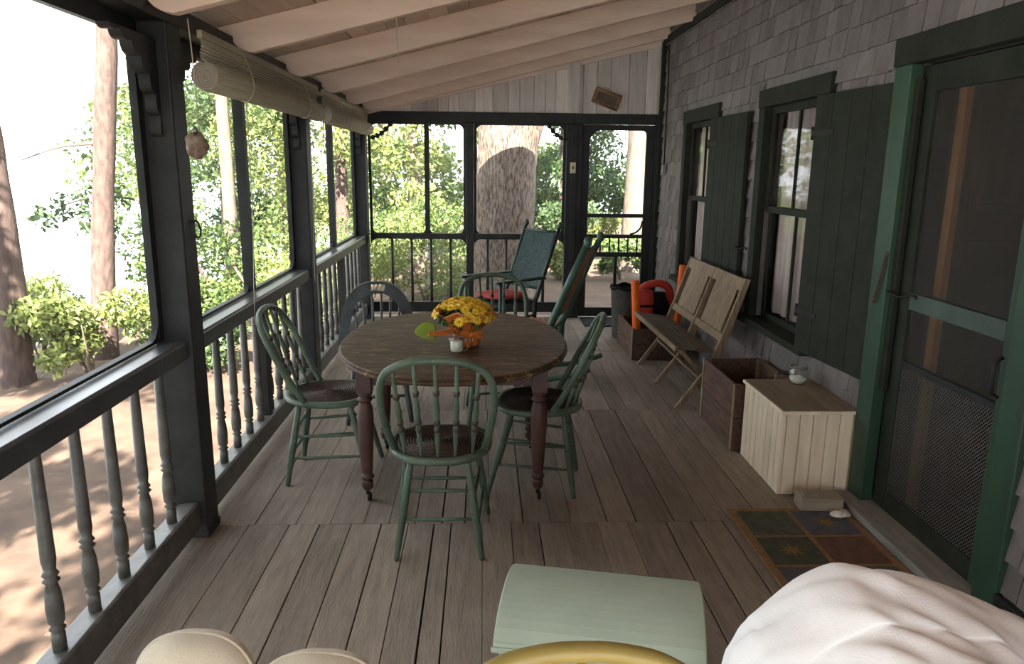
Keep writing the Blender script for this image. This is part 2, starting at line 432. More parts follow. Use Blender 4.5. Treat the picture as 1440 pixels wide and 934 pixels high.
# backing board with openings, built as strips between openings
def zt(): return 3.02
edges = [(Y0, 2.43), (3.34, 4.15), (5.02, 6.08), (6.95, 8.12)]
for a, b in edges: wb.box((XR, a, -.03), (XR+.1, b, zt()))
wb.box((XR, 2.43, 2.06), (XR+.1, 3.34, zt()))
for w in wins:
    wb.box((XR, w['y0']+.09, 2.02), (XR+.1, w['y1']-.09, zt())); wb.box((XR, w['y0']+.09, -.03), (XR+.1, w['y1']-.09, .60))
rnd = random.Random(3)
ch = .128
row = 0; z = .0
while z < 2.95:
    zb, zt_ = z, z + ch
    free = [(Y0, 8.0)]
    for (a, b, c0, c1) in holes:
        if min(zt_, c1) - max(zb, c0) > .03:
            nf = []
            for p, q in free:
                if b <= p or a >= q: nf.append((p, q)); continue
                if a > p: nf.append((p, a))
                if b < q: nf.append((b, q))
            free = nf
    for p, q in free:
        y = p - rnd.uniform(0, .1)
        while y < q - .01:
            wd = rnd.uniform(.09, .19)
            ya, yb = max(y, p), min(y + wd - .0045, q)
            if yb - ya > .01:
                dz = rnd.uniform(-.006, .006); th = rnd.uniform(.016, .024); tl = rnd.uniform(-.002, .002)
                x0 = XR
                vs = [(x0-th+tl, ya, zb+dz), (x0-th-tl, yb, zb+dz*.6), (x0-.004, yb, zt_+.02), (x0-.004, ya, zt_+.02),
                      (x0, ya, zb+dz), (x0, yb, zb+dz*.6), (x0, yb, zt_+.02), (x0, ya, zt_+.02)]
                wb.add(vs, [(0,1,2,3),(7,6,5,4),(0,4,5,1),(1,5,6,2),(2,6,7,3),(3,7,4,0)])
            y += wd
    z += ch; row += 1
o = wb.build('wall_right', M['shingle'])
tag(o, 'weathered grey-lavender wood shingle house wall along the porch', 'wall', kind='structure')
o = MB().box((XR-.035, Y0, 2.83), (XR-.001, 8.0, 2.90)).build('trim_2', M['trim_green'], bevel=.004)
tag(o, 'dark green frieze strip along the top of the shingle wall', 'trim', kind='structure')
o = MB().box((XR-.055, 7.93, 0), (XR-.001, 7.985, 2.86)).build('trim_3', M['trim_green'], bevel=.004)
tag(o, 'dark green corner strip where shingle wall meets the end', 'trim', kind='structure')
# house interior behind the openings
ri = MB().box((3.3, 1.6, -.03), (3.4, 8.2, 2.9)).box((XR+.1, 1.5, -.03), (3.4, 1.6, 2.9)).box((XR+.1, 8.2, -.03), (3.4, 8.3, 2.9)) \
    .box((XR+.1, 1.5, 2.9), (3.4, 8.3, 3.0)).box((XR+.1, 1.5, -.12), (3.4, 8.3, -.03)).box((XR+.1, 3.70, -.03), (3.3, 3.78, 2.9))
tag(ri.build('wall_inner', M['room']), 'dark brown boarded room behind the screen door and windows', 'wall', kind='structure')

# ------------------------------------------------------- windows & shutters
def window(idx, w, lab, shut_lab, hinge, free_):
    y0, y1, zb, z1 = w['y0'], w['y1'], .57, 2.11
    t = thing('window_%d' % idx, lab, 'window', (XR, (y0+y1)/2, zb), 0, None, 'structure')
    L = lambda p: (p[0]-XR, p[1]-(y0+y1)/2, p[2]-zb)
    bx = lambda m, a, b: m.box(L(a), L(b))
    fx = XR-.035
    cs = MB()
    bx(cs, (fx, y0, zb+.04), (XR+.02, y0+.10, z1-.11)); bx(cs, (fx, y1-.10, zb+.04), (XR+.02, y1, z1-.11)); bx(cs, (fx-.006, y0-.005, z1-.11), (XR+.02, y1+.005, z1))
    cs.build('casing', M['trim_green'], t, bevel=.004)
    sl = MB(); bx(sl, (XR-.085, y0-.03, zb), (XR+.05, y1+.03, zb+.045)); sl.build('sill', M['trim_green'], t, bevel=.006)
    ya, yb = y0+.10, y1-.10; zm = 1.345
    for nm, za, zc, xx in (('upper', zm-.02, z1-.11, XR+.02), ('lower', zb+.045, zm+.02, XR+.05)):
        f = MB()
        bx(f, (xx, ya, za), (xx+.03, ya+.05, zc)); bx(f, (xx, yb-.05, za), (xx+.03, yb, zc)); bx(f, (xx, ya+.05, za), (xx+.03, yb-.05, za+.04)); bx(f, (xx, ya+.05, zc-.045), (xx+.03, yb-.05, zc))
        bx(f, (xx+.006, (ya+yb)/2-.011, za+.04), (xx+.024, (ya+yb)/2+.011, zc-.045))
        so = f.build('sash', M['trim_green'], t, bevel=.003)
        g = MB(); bx(g, (xx+.013, ya+.05, za+.04), (xx+.017, yb-.05, zc-.045)); g.build('pane', M['window_glass'], so)
    # curtain inside
    cu = MB()
    def cf(u, v):
        yy = ya + .02 + (yb-ya-.04)*u
        return (XR+.105+.014*math.sin(u*34)+.006*math.sin(u*91), yy, .66 + (z1-.14-.66)*v)
    cu.grid(cf, 70, 6)
    co_ = cu.build('curtain', M['curtain']); sd = co_.modifiers.new('s', 'SOLIDIFY'); sd.thickness = .003
    tag(co_, 'pale gathered curtain inside the %s window' % ('window nearer the screen door' if idx == 1 else 'far').replace(' window window', ''), 'curtain', 'curtains inside the house windows')
    # shutter
    hx, hy = hinge; fx_, fy = free_
    ang = math.atan2(fx_-hx, -(fy-hy))          # local -y points from hinge to free edge
    wdt = math.hypot(fx_-hx, fy-hy)
    s_ = thing('window_shutter', shut_lab, 'shutter', (hx, hy, .60), -ang, 'open shutters on the house wall')
    pn = MB(); nb = 5
    for k in range(nb):
        pn.box((-.016, -wdt*(k+1)/nb+.0015, 0), (.010, -wdt*k/nb-.0015, 1.39))
    pn.build('panel', M['trim_green'], s_, bevel=.003)
    for zz in (.18, 1.15):
        MB().box((.0105, -wdt+.03, zz), (.030, -.03, zz+.10)).build('batten', M['trim_green'], s_, bevel=.003)
        MB().box((-.020, -.20, zz+.03), (-.0165, .02, zz+.06)).tube([(-.012, .018, zz+.01), (-.012, .018, zz+.08)], .008).build('hinge', M['iron'], s_)
    hk = MB().tube(catmull([(-.018, -wdt+.05, .46), (-.035, -wdt+.02, .465), (-.035, -wdt-.06, .455), (-.01, -wdt-.12, .47), (.0, -wdt-.13, .455)], 5), .005, 8)
    hk.build('hook', M['iron'], s_)
    return t
window(1, wins[0], 'dark green framed sash window nearer the screen door', 'dark green board shutter swung open between screen door and nearer window', (1.795, 4.10), (1.715, 3.27))
window(2, wins[1], 'dark green framed sash window farther down the wall behind the bench', 'dark green board shutter swung open behind the folding bench', (1.80, 6.03), (1.775, 5.25))

# -------------------------------------------------------- screen door, right
t = thing('door_1', 'green framed screen door with mesh panels in the shingle wall', 'door', (XR, 2.43, 0), 0, None, 'structure')
Ld = lambda p: (p[0]-XR, p[1]-2.43, p[2])
def dbox(m, a, b): return m.box(Ld(a), Ld(b))
cs = MB(); fx = XR-.04
dbox(cs, (fx, 3.30, 0), (XR+.02, DY1, 2.05)); dbox(cs, (fx, DY0, 0), (XR+.02, 2.46, 2.05)); cs.build('casing', M['door_green'], t, bevel=.005)
hd = MB(); dbox(hd, (fx-.006, DY0-.01, 2.05), (XR+.02, DY1+.01, DTOP)); hd.build('head_casing', M['trim_green'], t, bevel=.005)
st_ = MB(); dbox(st_, (XR+.0205, 3.20, .03), (XR+.05, 3.30, 2.04)); st_.build('stile', M['trim_green'], t, bevel=.003)
st_ = MB(); dbox(st_, (XR+.0205, 2.46, .03), (XR+.05, 2.57, 2.04)); st_.build('stile', M['door_green'], t, bevel=.003)
r_ = MB(); dbox(r_, (XR+.0205, 2.571, .03), (XR+.05, 3.199, .13)); r_.build('rail', M['trim_green'], t, bevel=.003)
r_ = MB(); dbox(r_, (XR+.0205, 2.571, 1.93), (XR+.05, 3.199, 2.04)); r_.build('rail', M['trim_green'], t, bevel=.003)
r_ = MB(); dbox(r_, (XR+.0205, 2.571, 1.00), (XR+.05, 3.199, 1.075)); r_.build('rail', M['rail_grey'], t, bevel=.003)
r_ = MB(); dbox(r_, (XR+.0205, 2.571, .735), (XR+.05, 3.199, .765)); r_.build('rail', M['trim'], t, bevel=.003)
p_ = MB(); dbox(p_, (XR+.034, 2.572, 1.076), (XR+.036, 3.198, 1.929)); p_.build('screen_mesh', M['door_screen'], t)
p_ = MB(); dbox(p_, (XR+.034, 2.572, .131), (XR+.036, 3.198, .999)); p_.build('screen_mesh', M['door_screen'], t)
p_ = MB(); p_.add([Ld((XR+.026, 2.572, .131)), Ld((XR+.026, 3.198, .131)), Ld((XR+.026, 3.198, .734)), Ld((XR+.026, 2.572, .734))], [(0,1,2,3)]); p_.build('guard_mesh', M['hardware'], t)
hn = MB().tube([Ld((XR-.002, 2.53, .80)), Ld((XR-.03, 2.53, .82)), Ld((XR-.03, 2.53, .93)), Ld((XR-.002, 2.53, .95))], .007).build('handle', M['iron'], t)
sp = MB(); n = 90
sp.tube([Ld((XR-.052+.007*math.cos(k*1.3), 3.36-.07*k/n, 1.00+.24*k/n+.007*math.sin(k*1.3))) for k in range(n)], .0035, 6)
sp.build('spring', M['rust'], t)
bb_ = MB().box((XR-.045, Y0, 0), (XR-.0245, 2.335, .13)).build('baseboard_right', M['trim'], bevel=.004)
tag(bb_, 'dark baseboard below the shingles on the near side of the screen door', 'baseboard', kind='structure')
th_ = MB().box((XR-.12, 2.36, 0), (XR+.04, 3.42, .038)).build('trim_4', M['threshold'], bevel=.006)
tag(th_, 'worn grey wooden threshold under the screen door', 'trim', kind='structure')
# inner wooden door standing open behind the screen
dv = thing('inner_door', 'dark brown panelled wooden door standing open behind the screen door', 'door', (XR+.165, 3.27, 0), R(100))
pd = MB().box((-.02, -.86, .01), (.02, 0, 2.02)); pd.build('slab', M['door_brown'], dv, bevel=.004)
for (a, b, c0, d0) in ((-.76, -.10, .15, .75), (-.76, -.10, .90, 1.30), (-.76, -.10, 1.42, 1.92)):
    f = MB()
    for xx in (-.03, .0205):
        f.box((xx, a, c0), (xx+.0095, b, c0+.04)).box((xx, a, d0-.04), (xx+.0095, b, d0)).box((xx, a, c0+.04), (xx+.0095, a+.04, d0-.04)).box((xx, b-.04, c0+.04), (xx+.0095, b, d0-.04))
    f.build('panel_moulding', M['door_brown'], dv, bevel=.003)
MB().tube([(-.07, -.80, .98), (.07, -.80, .98)], .008).ball((-.075, -.80, .98), .026).ball((.075, -.80, .98), .026).build('door_knob', M['brass'], dv)
# varnished inner jamb
tag(MB().box((XR+.102, 3.115, 0), (XR+.135, 3.165, 2.06)).build('trim_5', M['varnish'], bevel=.003), 'orange-brown varnished jamb just inside the screen door', 'trim', kind='structure')

# ------------------------------------------------------------ roof & rafters
rb = MB(); x = -1.50; rnd = random.Random(5)
while x < 1.98:
    w_ = rnd.uniform(.10, .15); x2 = min(x+w_, 1.99)
    brk = sorted([Y0, 8.95] + [rnd.uniform(0, 8) for _ in range(2)])  # boards follow the overlong end eave
    for k in range(len(brk)-1):
        za, zb_ = zr(x)+RD+.002, zr(x2)+RD+.002; g = rnd.choice((.002, .004, .011))
        ya, yb = brk[k]+.002, brk[k+1]-.002
        rb.add([(x+g, ya, za), (x2, ya, zb_), (x2, yb, zb_), (x+g, yb, za), (x+g, ya, za+.022), (x2, ya, zb_+.022), (x2, yb, zb_+.022), (x+g, yb, za+.022)],
               [(3,2,1,0),(4,5,6,7),(0,1,5,4),(1,2,6,5),(2,3,7,6),(3,0,4,7)])
    x = x2
o = rb.build('ceiling', M['ceil']); tag(o, 'cream painted roof boards above the rafters', 'ceiling', kind='structure')
gbk = MB()  # gable added behind the camera, blocks sun that would reach the floor
for k in range(20):
    xa_ = XL + (XR-XL)*k/20; xb_ = XL + (XR-XL)*(k+1)/20 - .002
    gbk.add([(xa_, Y0-.03, 2.05), (xb_, Y0-.03, 2.05), (xb_, Y0-.03, zr(xb_)+RD), (xa_, Y0-.03, zr(xa_)+RD), (xa_, Y0-.005, 2.05), (xb_, Y0-.005, 2.05), (xb_, Y0-.005, zr(xb_)+RD), (xa_, Y0-.005, zr(xa_)+RD)],
            [(3,2,1,0),(4,5,6,7),(0,1,5,4),(1,2,6,5),(2,3,7,6),(3,0,4,7)])
tag(gbk.build('wall_front', M['gable']), 'unseen white gable boards added behind the viewer to hold off the sun', 'wall', kind='structure')
rp = MB(); zA, zB = zr(-1.55)+RD+.027, zr(1.99)+RD+.027  # end eave made overlong so its shadow falls on the thick trunk
rp.add([(-1.55, Y0, zA), (1.99, Y0, zB), (1.99, 9.0, zB), (-1.55, 9.0, zA), (-1.55, Y0, zA+.03), (1.99, Y0, zB+.03), (1.99, 9.0, zB+.03), (-1.55, 9.0, zA+.03)],
       [(3,2,1,0),(4,5,6,7),(0,1,5,4),(1,2,6,5),(2,3,7,6),(3,0,4,7)])
tag(rp.build('roof', M['joist']), 'roof covering over the porch', 'roof', kind='structure')
ry = [-2.0, -1.0, -.05, .93, 1.92, 2.93, 3.88, 4.88, 5.90, 6.92, 7.84]
ords = ['eleventh', 'tenth', 'ninth', 'eighth', 'seventh', 'sixth', 'fifth', 'fourth', 'third', 'second', 'first']
for k, yy in enumerate(ry):
    prof = [(XR-.002, zr(XR)), (XR-.002, zr(XR)+RD)] + [(-1.46, zr(-1.46)+RD), (-1.46, zr(-1.225)+.078), (-1.225, zr(-1.225)+.078)]
    # rounded foot just inside the plate
    for q in range(7):
        a = PI - (PI/2)*q/6
        prof.append((-1.12+.10*math.cos(a), zr(-1.12)+.075-.075*math.sin(a)+.0))
    m = MB().prism(prof, 'y', yy, yy+.055)
    o = m.build('rafter', M['rafter'], bevel=.006)
    tag(o, 'sloping cream ceiling rafter, %s counted from the gable end' % ords[k], 'rafter', 'ceiling rafters', 'structure')

# ------------------------------------------------------- turned balusters etc
def baluster_mb(z0, z1, r=.021):
    L = z1-z0
    m = MB()
    m.lathe([(r*.95, 0), (r*.95, .09*L), (r*.7, .10*L), (r*1.15, .115*L), (r*.75, .13*L), (r*1.1, .15*L), (r*1.2, .22*L), (r*1.05, .30*L), (r*.75, .345*L),
             (r*1.2, .36*L), (r*.75, .375*L), (r*1.15, .39*L), (r*.8, .41*L), (r*1.0, .46*L), (r*.95, .60*L), (r*.80, .97*L), (r*.85, L)], Matrix.Translation((0, 0, z0)), 12)
    return m
BAL = None
def railing_left(ya, yb, label, first):
    global BAL
    t = thing('porch_railing', label, 'railing', (XL-.06, (ya+yb)/2, 0), 0, 'railing bays along the outer side')
    yc = (ya+yb)/2
    MB().prism([(.052, .812), (.052, .880), (.042, .890), (-.069, .884), (-.069, .812)], 'y', ya-yc+.001, yb-yc-.001).build('top_rail', M['rail_gloss'], t, bevel=.003)
    MB().prism([(.045, .055), (.045, .165), (.035, .172), (-.045, .160), (-.045, .055)], 'y', ya-yc+.001, yb-yc-.001).build('bottom_rail', M['baluster'], t, bevel=.003)
    y = first
    while y < yb - .06:
        if y > ya + .03 and abs(y-(ya+yb)/2) > .06:
            if BAL is None:
                b = baluster_mb(.167, .811).build('baluster', M['baluster'], t); BAL = b
            else:
                b = BAL.copy(); link(b, t)
            b.location = (0, y-yc, 0); b.rotation_euler = (0, 0, random.uniform(0, 6))
        y += .2065
    if ya > 3: MB().box((-.02, -.028, .168), (.03, .028, .811)).build('center_stile', M['trim'], t, bevel=.004)
    return t
posts_y = [(.52, .66), (3.05, 3.19), (5.27, 5.42), (7.86, 8.0)]
plabs = ['dark painted porch post near the camera', 'thick dark porch post with scalloped brackets nearest in view', 'dark porch post between the two rolled blinds', 'dark porch post in the far outer corner']
railing_left(.66, 3.05, 'dark turned-baluster railing in the nearest bay at left', .80)
railing_left(3.19, 5.27, 'dark turned-baluster railing beside the green left-hand dining chair', 3.295)
railing_left(5.42, 7.86, 'dark turned-baluster railing in the farthest outer bay', 5.57)
# (rails run straight through the post faces: bays sit between posts)
def bracket_mb(sgn, L=.36, Hh=.36, scal=7):
    """scalloped quarter bracket in the y-z plane, corner at origin, extends along sgn*y and down"""
    arc = []
    N = scal*6
    for i in range(N+1):
        a = (PI/2)*i/N
        rr = 1 - .055*abs(math.sin(a*2*scal/ (1.0)))  # scallops
        # concave curve from (L,0) to (0,-H)
        yy = L*(1-math.sin(a)) ; zz = -Hh*(1-math.cos(a))
        nrm = V((math.sin(a)*-1, math.cos(a)*-1)); d = .022*abs(math.sin(a*2*scal))
        arc.append((sgn*(yy+ .0 + d*.7), zz - d*.7))
    inner = [(sgn*(L-.07)*(1-math.sin(PI/2*i/20))*.62+sgn*.03, -.03-(Hh-.07)*.62*(1-math.cos(PI/2*i/20))) for i in range(20, -1, -1)]
    return arc, inner
def bracket_build(m, sgn, Mx):
    arc, inner = bracket_mb(sgn)
    m.prism([(0, 0)] + arc[:1] + [(p[0], p[1]) for p in arc[1:]], 'x', -.012, .032, Mx)
post_objs = []
for k, (ya, yb) in enumerate(posts_y):
    yc = (ya+yb)/2
    t = thing('porch_post', plabs[k], 'post', (XL-.065, yc, 0), 0, 'outer porch posts')
    h = (yb-ya)/2
    m = MB().box((-.075, -h, -.03 if k < 3 else -.03), (.075, h, 2.129))
    m.build('shaft', M['trim'], t, bevel=.008)
    MB().box((-.07, -h-.004, 0.0005), (.079, h+.004, .035)).build('foot_block', M['trim'], t, bevel=.003)
    for sg in (-1, 1):
        if (k == 3 and sg == 1): continue
        Mx = Matrix.Translation((0, sg*(h+.0005), 2.06))
        b = MB(); bracket_build(b, sg, Mx)
        bo = b.build('bracket', M['trim'], t)
    post_objs.append(t)
# plate beam on the posts
o = MB().box((XL-.14, Y0, 2.13), (XL, 8.0, 2.205)).build('beam', M['trim'], bevel=.006)
tag(o, 'dark plate beam on the outer porch posts carrying the rafters', 'beam', kind='structure')

def gusset(m, p, du, dv, size, axis, a, b):
    """small concave corner fillet at p, towards du, dv (signs)"""
    poly = [(p[0], p[1])]
    for i in range(7):
        t_ = (PI/2)*i/6
        poly.append((p[0]+du*size*(1-math.sin(t_)), p[1]+dv*size*(1-math.cos(t_))))
    m.prism(poly, axis, a, b)

# ------------------------------------------------- screens in the left bays
def screen_left(ya, yb, label):
    xs = XL-.115
    zb, zt2 = .892, 2.128
    yc = (ya+yb)/2
    t = thing('screen_panel', label, 'screen', (xs, yc, 0), 0, 'insect screens along the outer side')
    f = MB(); w = .045
    f.box((-.015, ya-yc+.001, zb), (.015, ya-yc+w, zt2)).box((-.015, yb-yc-w, zb), (.015, yb-yc-.001, zt2)).box((-.015, ya-yc+w, zt2-.06), (.015, yb-yc-w, zt2))
    f.box((-.015, ya-yc+w, zb), (.015, yb-yc-w, zb+.012))
    for (py, sg) in ((ya-yc+w, 1), (yb-yc-w, -1)):
        gusset(f, (py, zb+.012), sg, 1, .07, 'x', -.012, .012); gusset(f, (py, zt2-.06), sg, -1, .09, 'x', -.012, .012)
    f.build('frame', M['trim'], t, bevel=.003)
    mu = MB().box((-.018, -.026, zb+.012), (.035, .026, zt2-.06))
    gusset(mu, (.026, zb+.012), 1, 1, .05, 'x', -.012, .012); gusset(mu, (-.026, zb+.012), -1, 1, .05, 'x', -.012, .012)
    if ya > 3: mu.build('mullion', M['trim'], t, bevel=.003)
    MB().add([(-.002, ya-yc+w, zb), (-.002, yb-yc-w, zb), (-.002, yb-yc-w, zt2-.06), (-.002, ya-yc+w, zt2-.06)], [(0,1,2,3)]).build('screen_mesh', M['screen'], t)
    MB().add([(-.002, ya-yc, .10), (-.002, yb-yc, .10), (-.002, yb-yc, .86), (-.002, ya-yc, .86)], [(0,1,2,3)]).build('lower_mesh', M['screen'], t)
screen_left(.66, 3.05, 'large insect screen over the nearest railing bay')
screen_left(3.19, 5.27, 'insect screen with centre bar behind the nearer rolled blind')
screen_left(5.42, 7.86, 'insect screen with centre bar behind the farther rolled blind')

# ------------------------------------------------------------------ end wall
yf = YE
lin = MB().box((XL+.0, yf, 2.045), (XR-.001, yf+.09, 2.15)).build('trim_6', M['trim'], bevel=.005)
tag(lin, 'dark lintel beam across the end of the porch under the gable', 'trim', kind='structure')
# gable boards
gb = MB(); x = XL; rnd = random.Random(11)
while x < XR-.01:
    w_ = rnd.uniform(.10, .19); x2 = min(x+w_, XR-.002)
    yb0 = yf+.02+rnd.uniform(0, .004)
    gb.add([(x+.002, yb0, 2.151), (x2-.002, yb0, 2.151), (x2-.002, yb0, zr(x2)+RD), (x+.002, yb0, zr(x)+RD), (x+.002, yf+.05, 2.151), (x2-.002, yf+.05, 2.151), (x2-.002, yf+.05, zr(x2)+RD), (x+.002, yf+.05, zr(x)+RD)],
           [(0,1,2,3),(7,6,5,4),(0,4,5,1),(1,5,6,2),(2,6,7,3),(3,7,4,0)])
    x = x2
gb.add([(XL, yf+.052, 2.151), (XR-.002, yf+.052, 2.151), (XR-.002, yf+.052, zr(XR)+RD), (XL, yf+.052, zr(XL)+RD), (XL, yf+.07, 2.151), (XR-.002, yf+.07, 2.151), (XR-.002, yf+.07, zr(XR)+RD), (XL, yf+.07, zr(XL)+RD)], [(0,1,2,3),(7,6,5,4),(0,4,5,1),(1,5,6,2),(2,6,7,3),(3,7,4,0)])
tag(gb.build('wall_back', M['gable'], bevel=.002, seg=1), 'chalky white vertical boards filling the end gable', 'wall', kind='structure')
bt = MB().box((.87, yf-.03, 2.151), (.99, yf+.018, zr(.9)+.01)); tag(bt.build('trim_7', M['gable'], bevel=.004), 'wide white upright batten dividing the gable boards', 'trim', kind='structure')
rk = MB(); rk.add([(XL, yf-.012, zr(XL)+.0), (XR-.05, yf-.012, zr(XR-.05)-.05), (XR-.05, yf-.012, zr(XR-.05)+.06), (XL, yf-.012, zr(XL)+.09), (XL, yf+.018, zr(XL)), (XR-.05, yf+.018, zr(XR-.05)-.05), (XR-.05, yf+.018, zr(XR-.05)+.06), (XL, yf+.018, zr(XL)+.09)],
                  [(0,1,2,3),(7,6,5,4),(0,4,5,1),(1,5,6,2),(2,6,7,3),(3,7,4,0)])
tag(rk.build('trim_8', M['rafter']), 'cream rake board at the top of the gable boards', 'trim', kind='structure')

# door post between screens and end door, with latch plate
dp = thing('porch_post', 'dark wide post beside the end screen door', 'post', (.95, yf+.02, 0))
MB().box((-.085, -.05, -.03), (.085, .06, 2.0449)).build('shaft', M['trim'], dp, bevel=.006)
MB().box((-.03, -.062, .0005), (.03, -.0505, 2.03)).build('cover_strip', M['trim'], dp, bevel=.004)
jp = thing('porch_post', 'dark post in the corner against the shingle wall', 'post', (1.83, yf+.02, 0))
MB().box((-.035, -.05, -.03), (.037, .06, 2.0449)).build('shaft', M['trim'], jp, bevel=.005)
lp = thing('switch_plate', 'small cream switch plate on the dark post beside the end door', 'switch plate', (.935, yf-.0425, 1.60))
MB().box((-.030, -.008, -.055), (.030, -.0001, .055)).build('plate', M['plate'], lp, bevel=.004)
MB().box((-.008, -.016, -.014), (.008, -.0082, .014)).build('toggle', M['ring'], lp, bevel=.002)

# two railing + screen bays at the end
def end_bay(xa, xb, label_r, label_s, mull, bals, lowers):
    xc = (xa+xb)/2
    t = thing('porch_railing', label_r, 'railing', (xc, yf+.03, 0), 0, 'railing bays across the porch end')
    MB().box((xa-xc+.001, -.035, .845), (xb-xc-.001, .035, .905)).build('top_rail', M['trim'], t, bevel=.005)
    MB().box((xa-xc+.001, -.03, .055), (xb-xc-.001, .03, .165)).build('bottom_rail', M['trim'], t, bevel=.005)
    for bx_ in bals:
        MB().lathe([(.015, .166), (.017, .3), (.015, .5), (.014, .844)], Matrix.Translation((bx_-xc, 0, 0)), 10).build('baluster', M['trim'], t)
    s_ = thing('screen_panel', label_s, 'screen', (xc, yf+.045, 0), 0, 'insect screens across the porch end')
    f = MB(); w = .028; zb, zt2 = .906, 2.044
    f.box((xa-xc+.001, -.012, zb), (xa-xc+w, .012, zt2)).box((xb-xc-w, -.012, zb), (xb-xc-.001, .012, zt2)).box((xa-xc+w, -.012, zt2-.02), (xb-xc-w, .012, zt2))
    for (px, sg) in ((xa-xc+w, 1), (xb-xc-w, -1)):
        gusset(f, (px, zb), sg, 1, .05, 'y', -.012, .012); gusset(f, (px, zt2-.02), sg, -1, .06, 'y', -.012, .012)
    f.build('frame', M['trim'], s_, bevel=.002)
    if mull is not None:
        mm = MB().box((mull-xc-.025, -.018, zb), (mull-xc+.025, .018, zt2-.02))
        gusset(mm, (mull-xc+.025, zb), 1, 1, .045, 'y', -.012, .012); gusset(mm, (mull-xc-.025, zb), -1, 1, .045, 'y', -.012, .012)
        mm.build('mullion', M['trim'], s_, bevel=.002)
    MB().add([(xa-xc+w, .002, zb), (xb-xc-w, .002, zb), (xb-xc-w, .002, zt2-.02), (xa-xc+w, .002, zt2-.02)], [(0,1,2,3)]).build('screen_mesh', M['screen'], s_)
    MB().add([(xa-xc, .002, .10), (xb-xc, .002, .10), (xb-xc, .002, .86), (xa-xc, .002, .86)], [(0,1,2,3)]).build('lower_mesh', M['screen'], s_)
    lw = MB()
    for (px, sg) in ((xa-xc+.002, 1), (xb-xc-.002, -1)): gusset(lw, (px, .8449), sg, -1, .08, 'y', -.010, .010)
    lw.build('corner_fillet', M['trim'], t)
ep = thing('porch_post', 'slim dark post in the middle of the end screens', 'post', (-.14, yf+.03, 0))
MB().box((-.04, -.045, -.03), (.04, .045, 2.0449)).build('shaft', M['trim'], ep, bevel=.005)
end_bay(XL+.012, -.18, 'plain baluster railing across the porch end beside the outer corner', 'end insect screen with centre bar beside the outer corner', -.59, [-.97+.207*k for k in range(4)], True)
end_bay(-.10, .865, 'plain baluster railing across the porch end behind the rocking chairs', 'end insect screen in front of the thick tree trunk', None, [.05+.2*k for k in range(4)], True)
# rope-like scalloped corner pieces
def scallop_piece(label, x0, z0, x1, z1):
    m = MB(); n = 46
    pts = []; rad = []
    for i in range(n+1):
        t_ = i/n
        x = x0 + (x1-x0)*t_; z = z0 + (z1-z0)*t_ + .035*math.sin(PI*t_)*(-1)
        pts.append((x, 0, z)); rad.append(.008+.019*abs(math.sin(t_*PI*5)))
    m.tube(pts, rad, 10)
    o = m.build('scalloped_bracket', M['trim']); o.location = (0, yf-.02, 0)
    tag(o, label, 'bracket', 'scalloped corner brackets of the end screens')
scallop_piece('dark scalloped corner bracket at the top of the outermost end screen', XL+.05, 1.88, -.93, 2.05)
scallop_piece('dark scalloped corner bracket at the top beside the thick tree trunk', .66, 2.05, .865, 1.88)

# end screen door
t = thing('door_2', 'dark framed screen door in the end wall leading to the path', 'door', (1.415, yf+.02, 0), 0, None, 'structure')
xa, xb = -.378, .378
f = MB().box((xa, -.02, .012), (xa+.075, .02, 2.04)).build('stile', M['trim'], t, bevel=.003)
f = MB().box((xb-.085, -.02, .012), (xb, .02, 2.04)).build('stile', M['trim'], t, bevel=.003)
for za, zb in ((.012, .11), (.665, .715), (.865, .905), (1.085, 1.125), (1.985, 2.04)):
    MB().box((xa+.0755, -.018, za), (xb-.0855, .018, zb)).build('rail', M['trim'], t, bevel=.003)
MB().box((.0, -.015, .111), (.035, .015, .664)).build('stile', M['trim'], t, bevel=.003)
for k in range(6):
    xx = xa+.075+(xb-.085-xa-.075)*(k+.5)/6
    MB().lathe([(.008, .716), (.012, .75), (.007, .79), (.012, .83), (.008, .864)], Matrix.Translation((xx, 0, 0)), 8).build('spindle', M['trim'], t)
g = MB(); gusset(g, (xa+.076, 1.984), 1, -1, .12, 'y', -.012, .012); gusset(g, (xb-.086, 1.984), -1, -1, .04, 'y', -.012, .012); g.build('corner_fillet', M['trim'], t)
g = MB().tube(catmull([(xb-.09, -.025, 1.05), (xb-.11, -.03, .98), (xb-.16, -.03, .93), (xb-.22, -.025, .91)], 5), .010); g.build('brace', M['trim'], t)
MB().add([(xa+.07, .004, .10), (xb-.08, .004, .10), (xb-.08, .004, 2.0), (xa+.07, .004, 2.0)], [(0,1,2,3)]).build('screen_mesh', M['screen'], t)
sm_ = MB().box((1.05, yf-.50, .0006), (1.79, yf-.06, .014)).build('door_mat', M['black'], bevel=.004)
tag(sm_, 'dark flat mat on the floor before the end screen door', 'door mat')

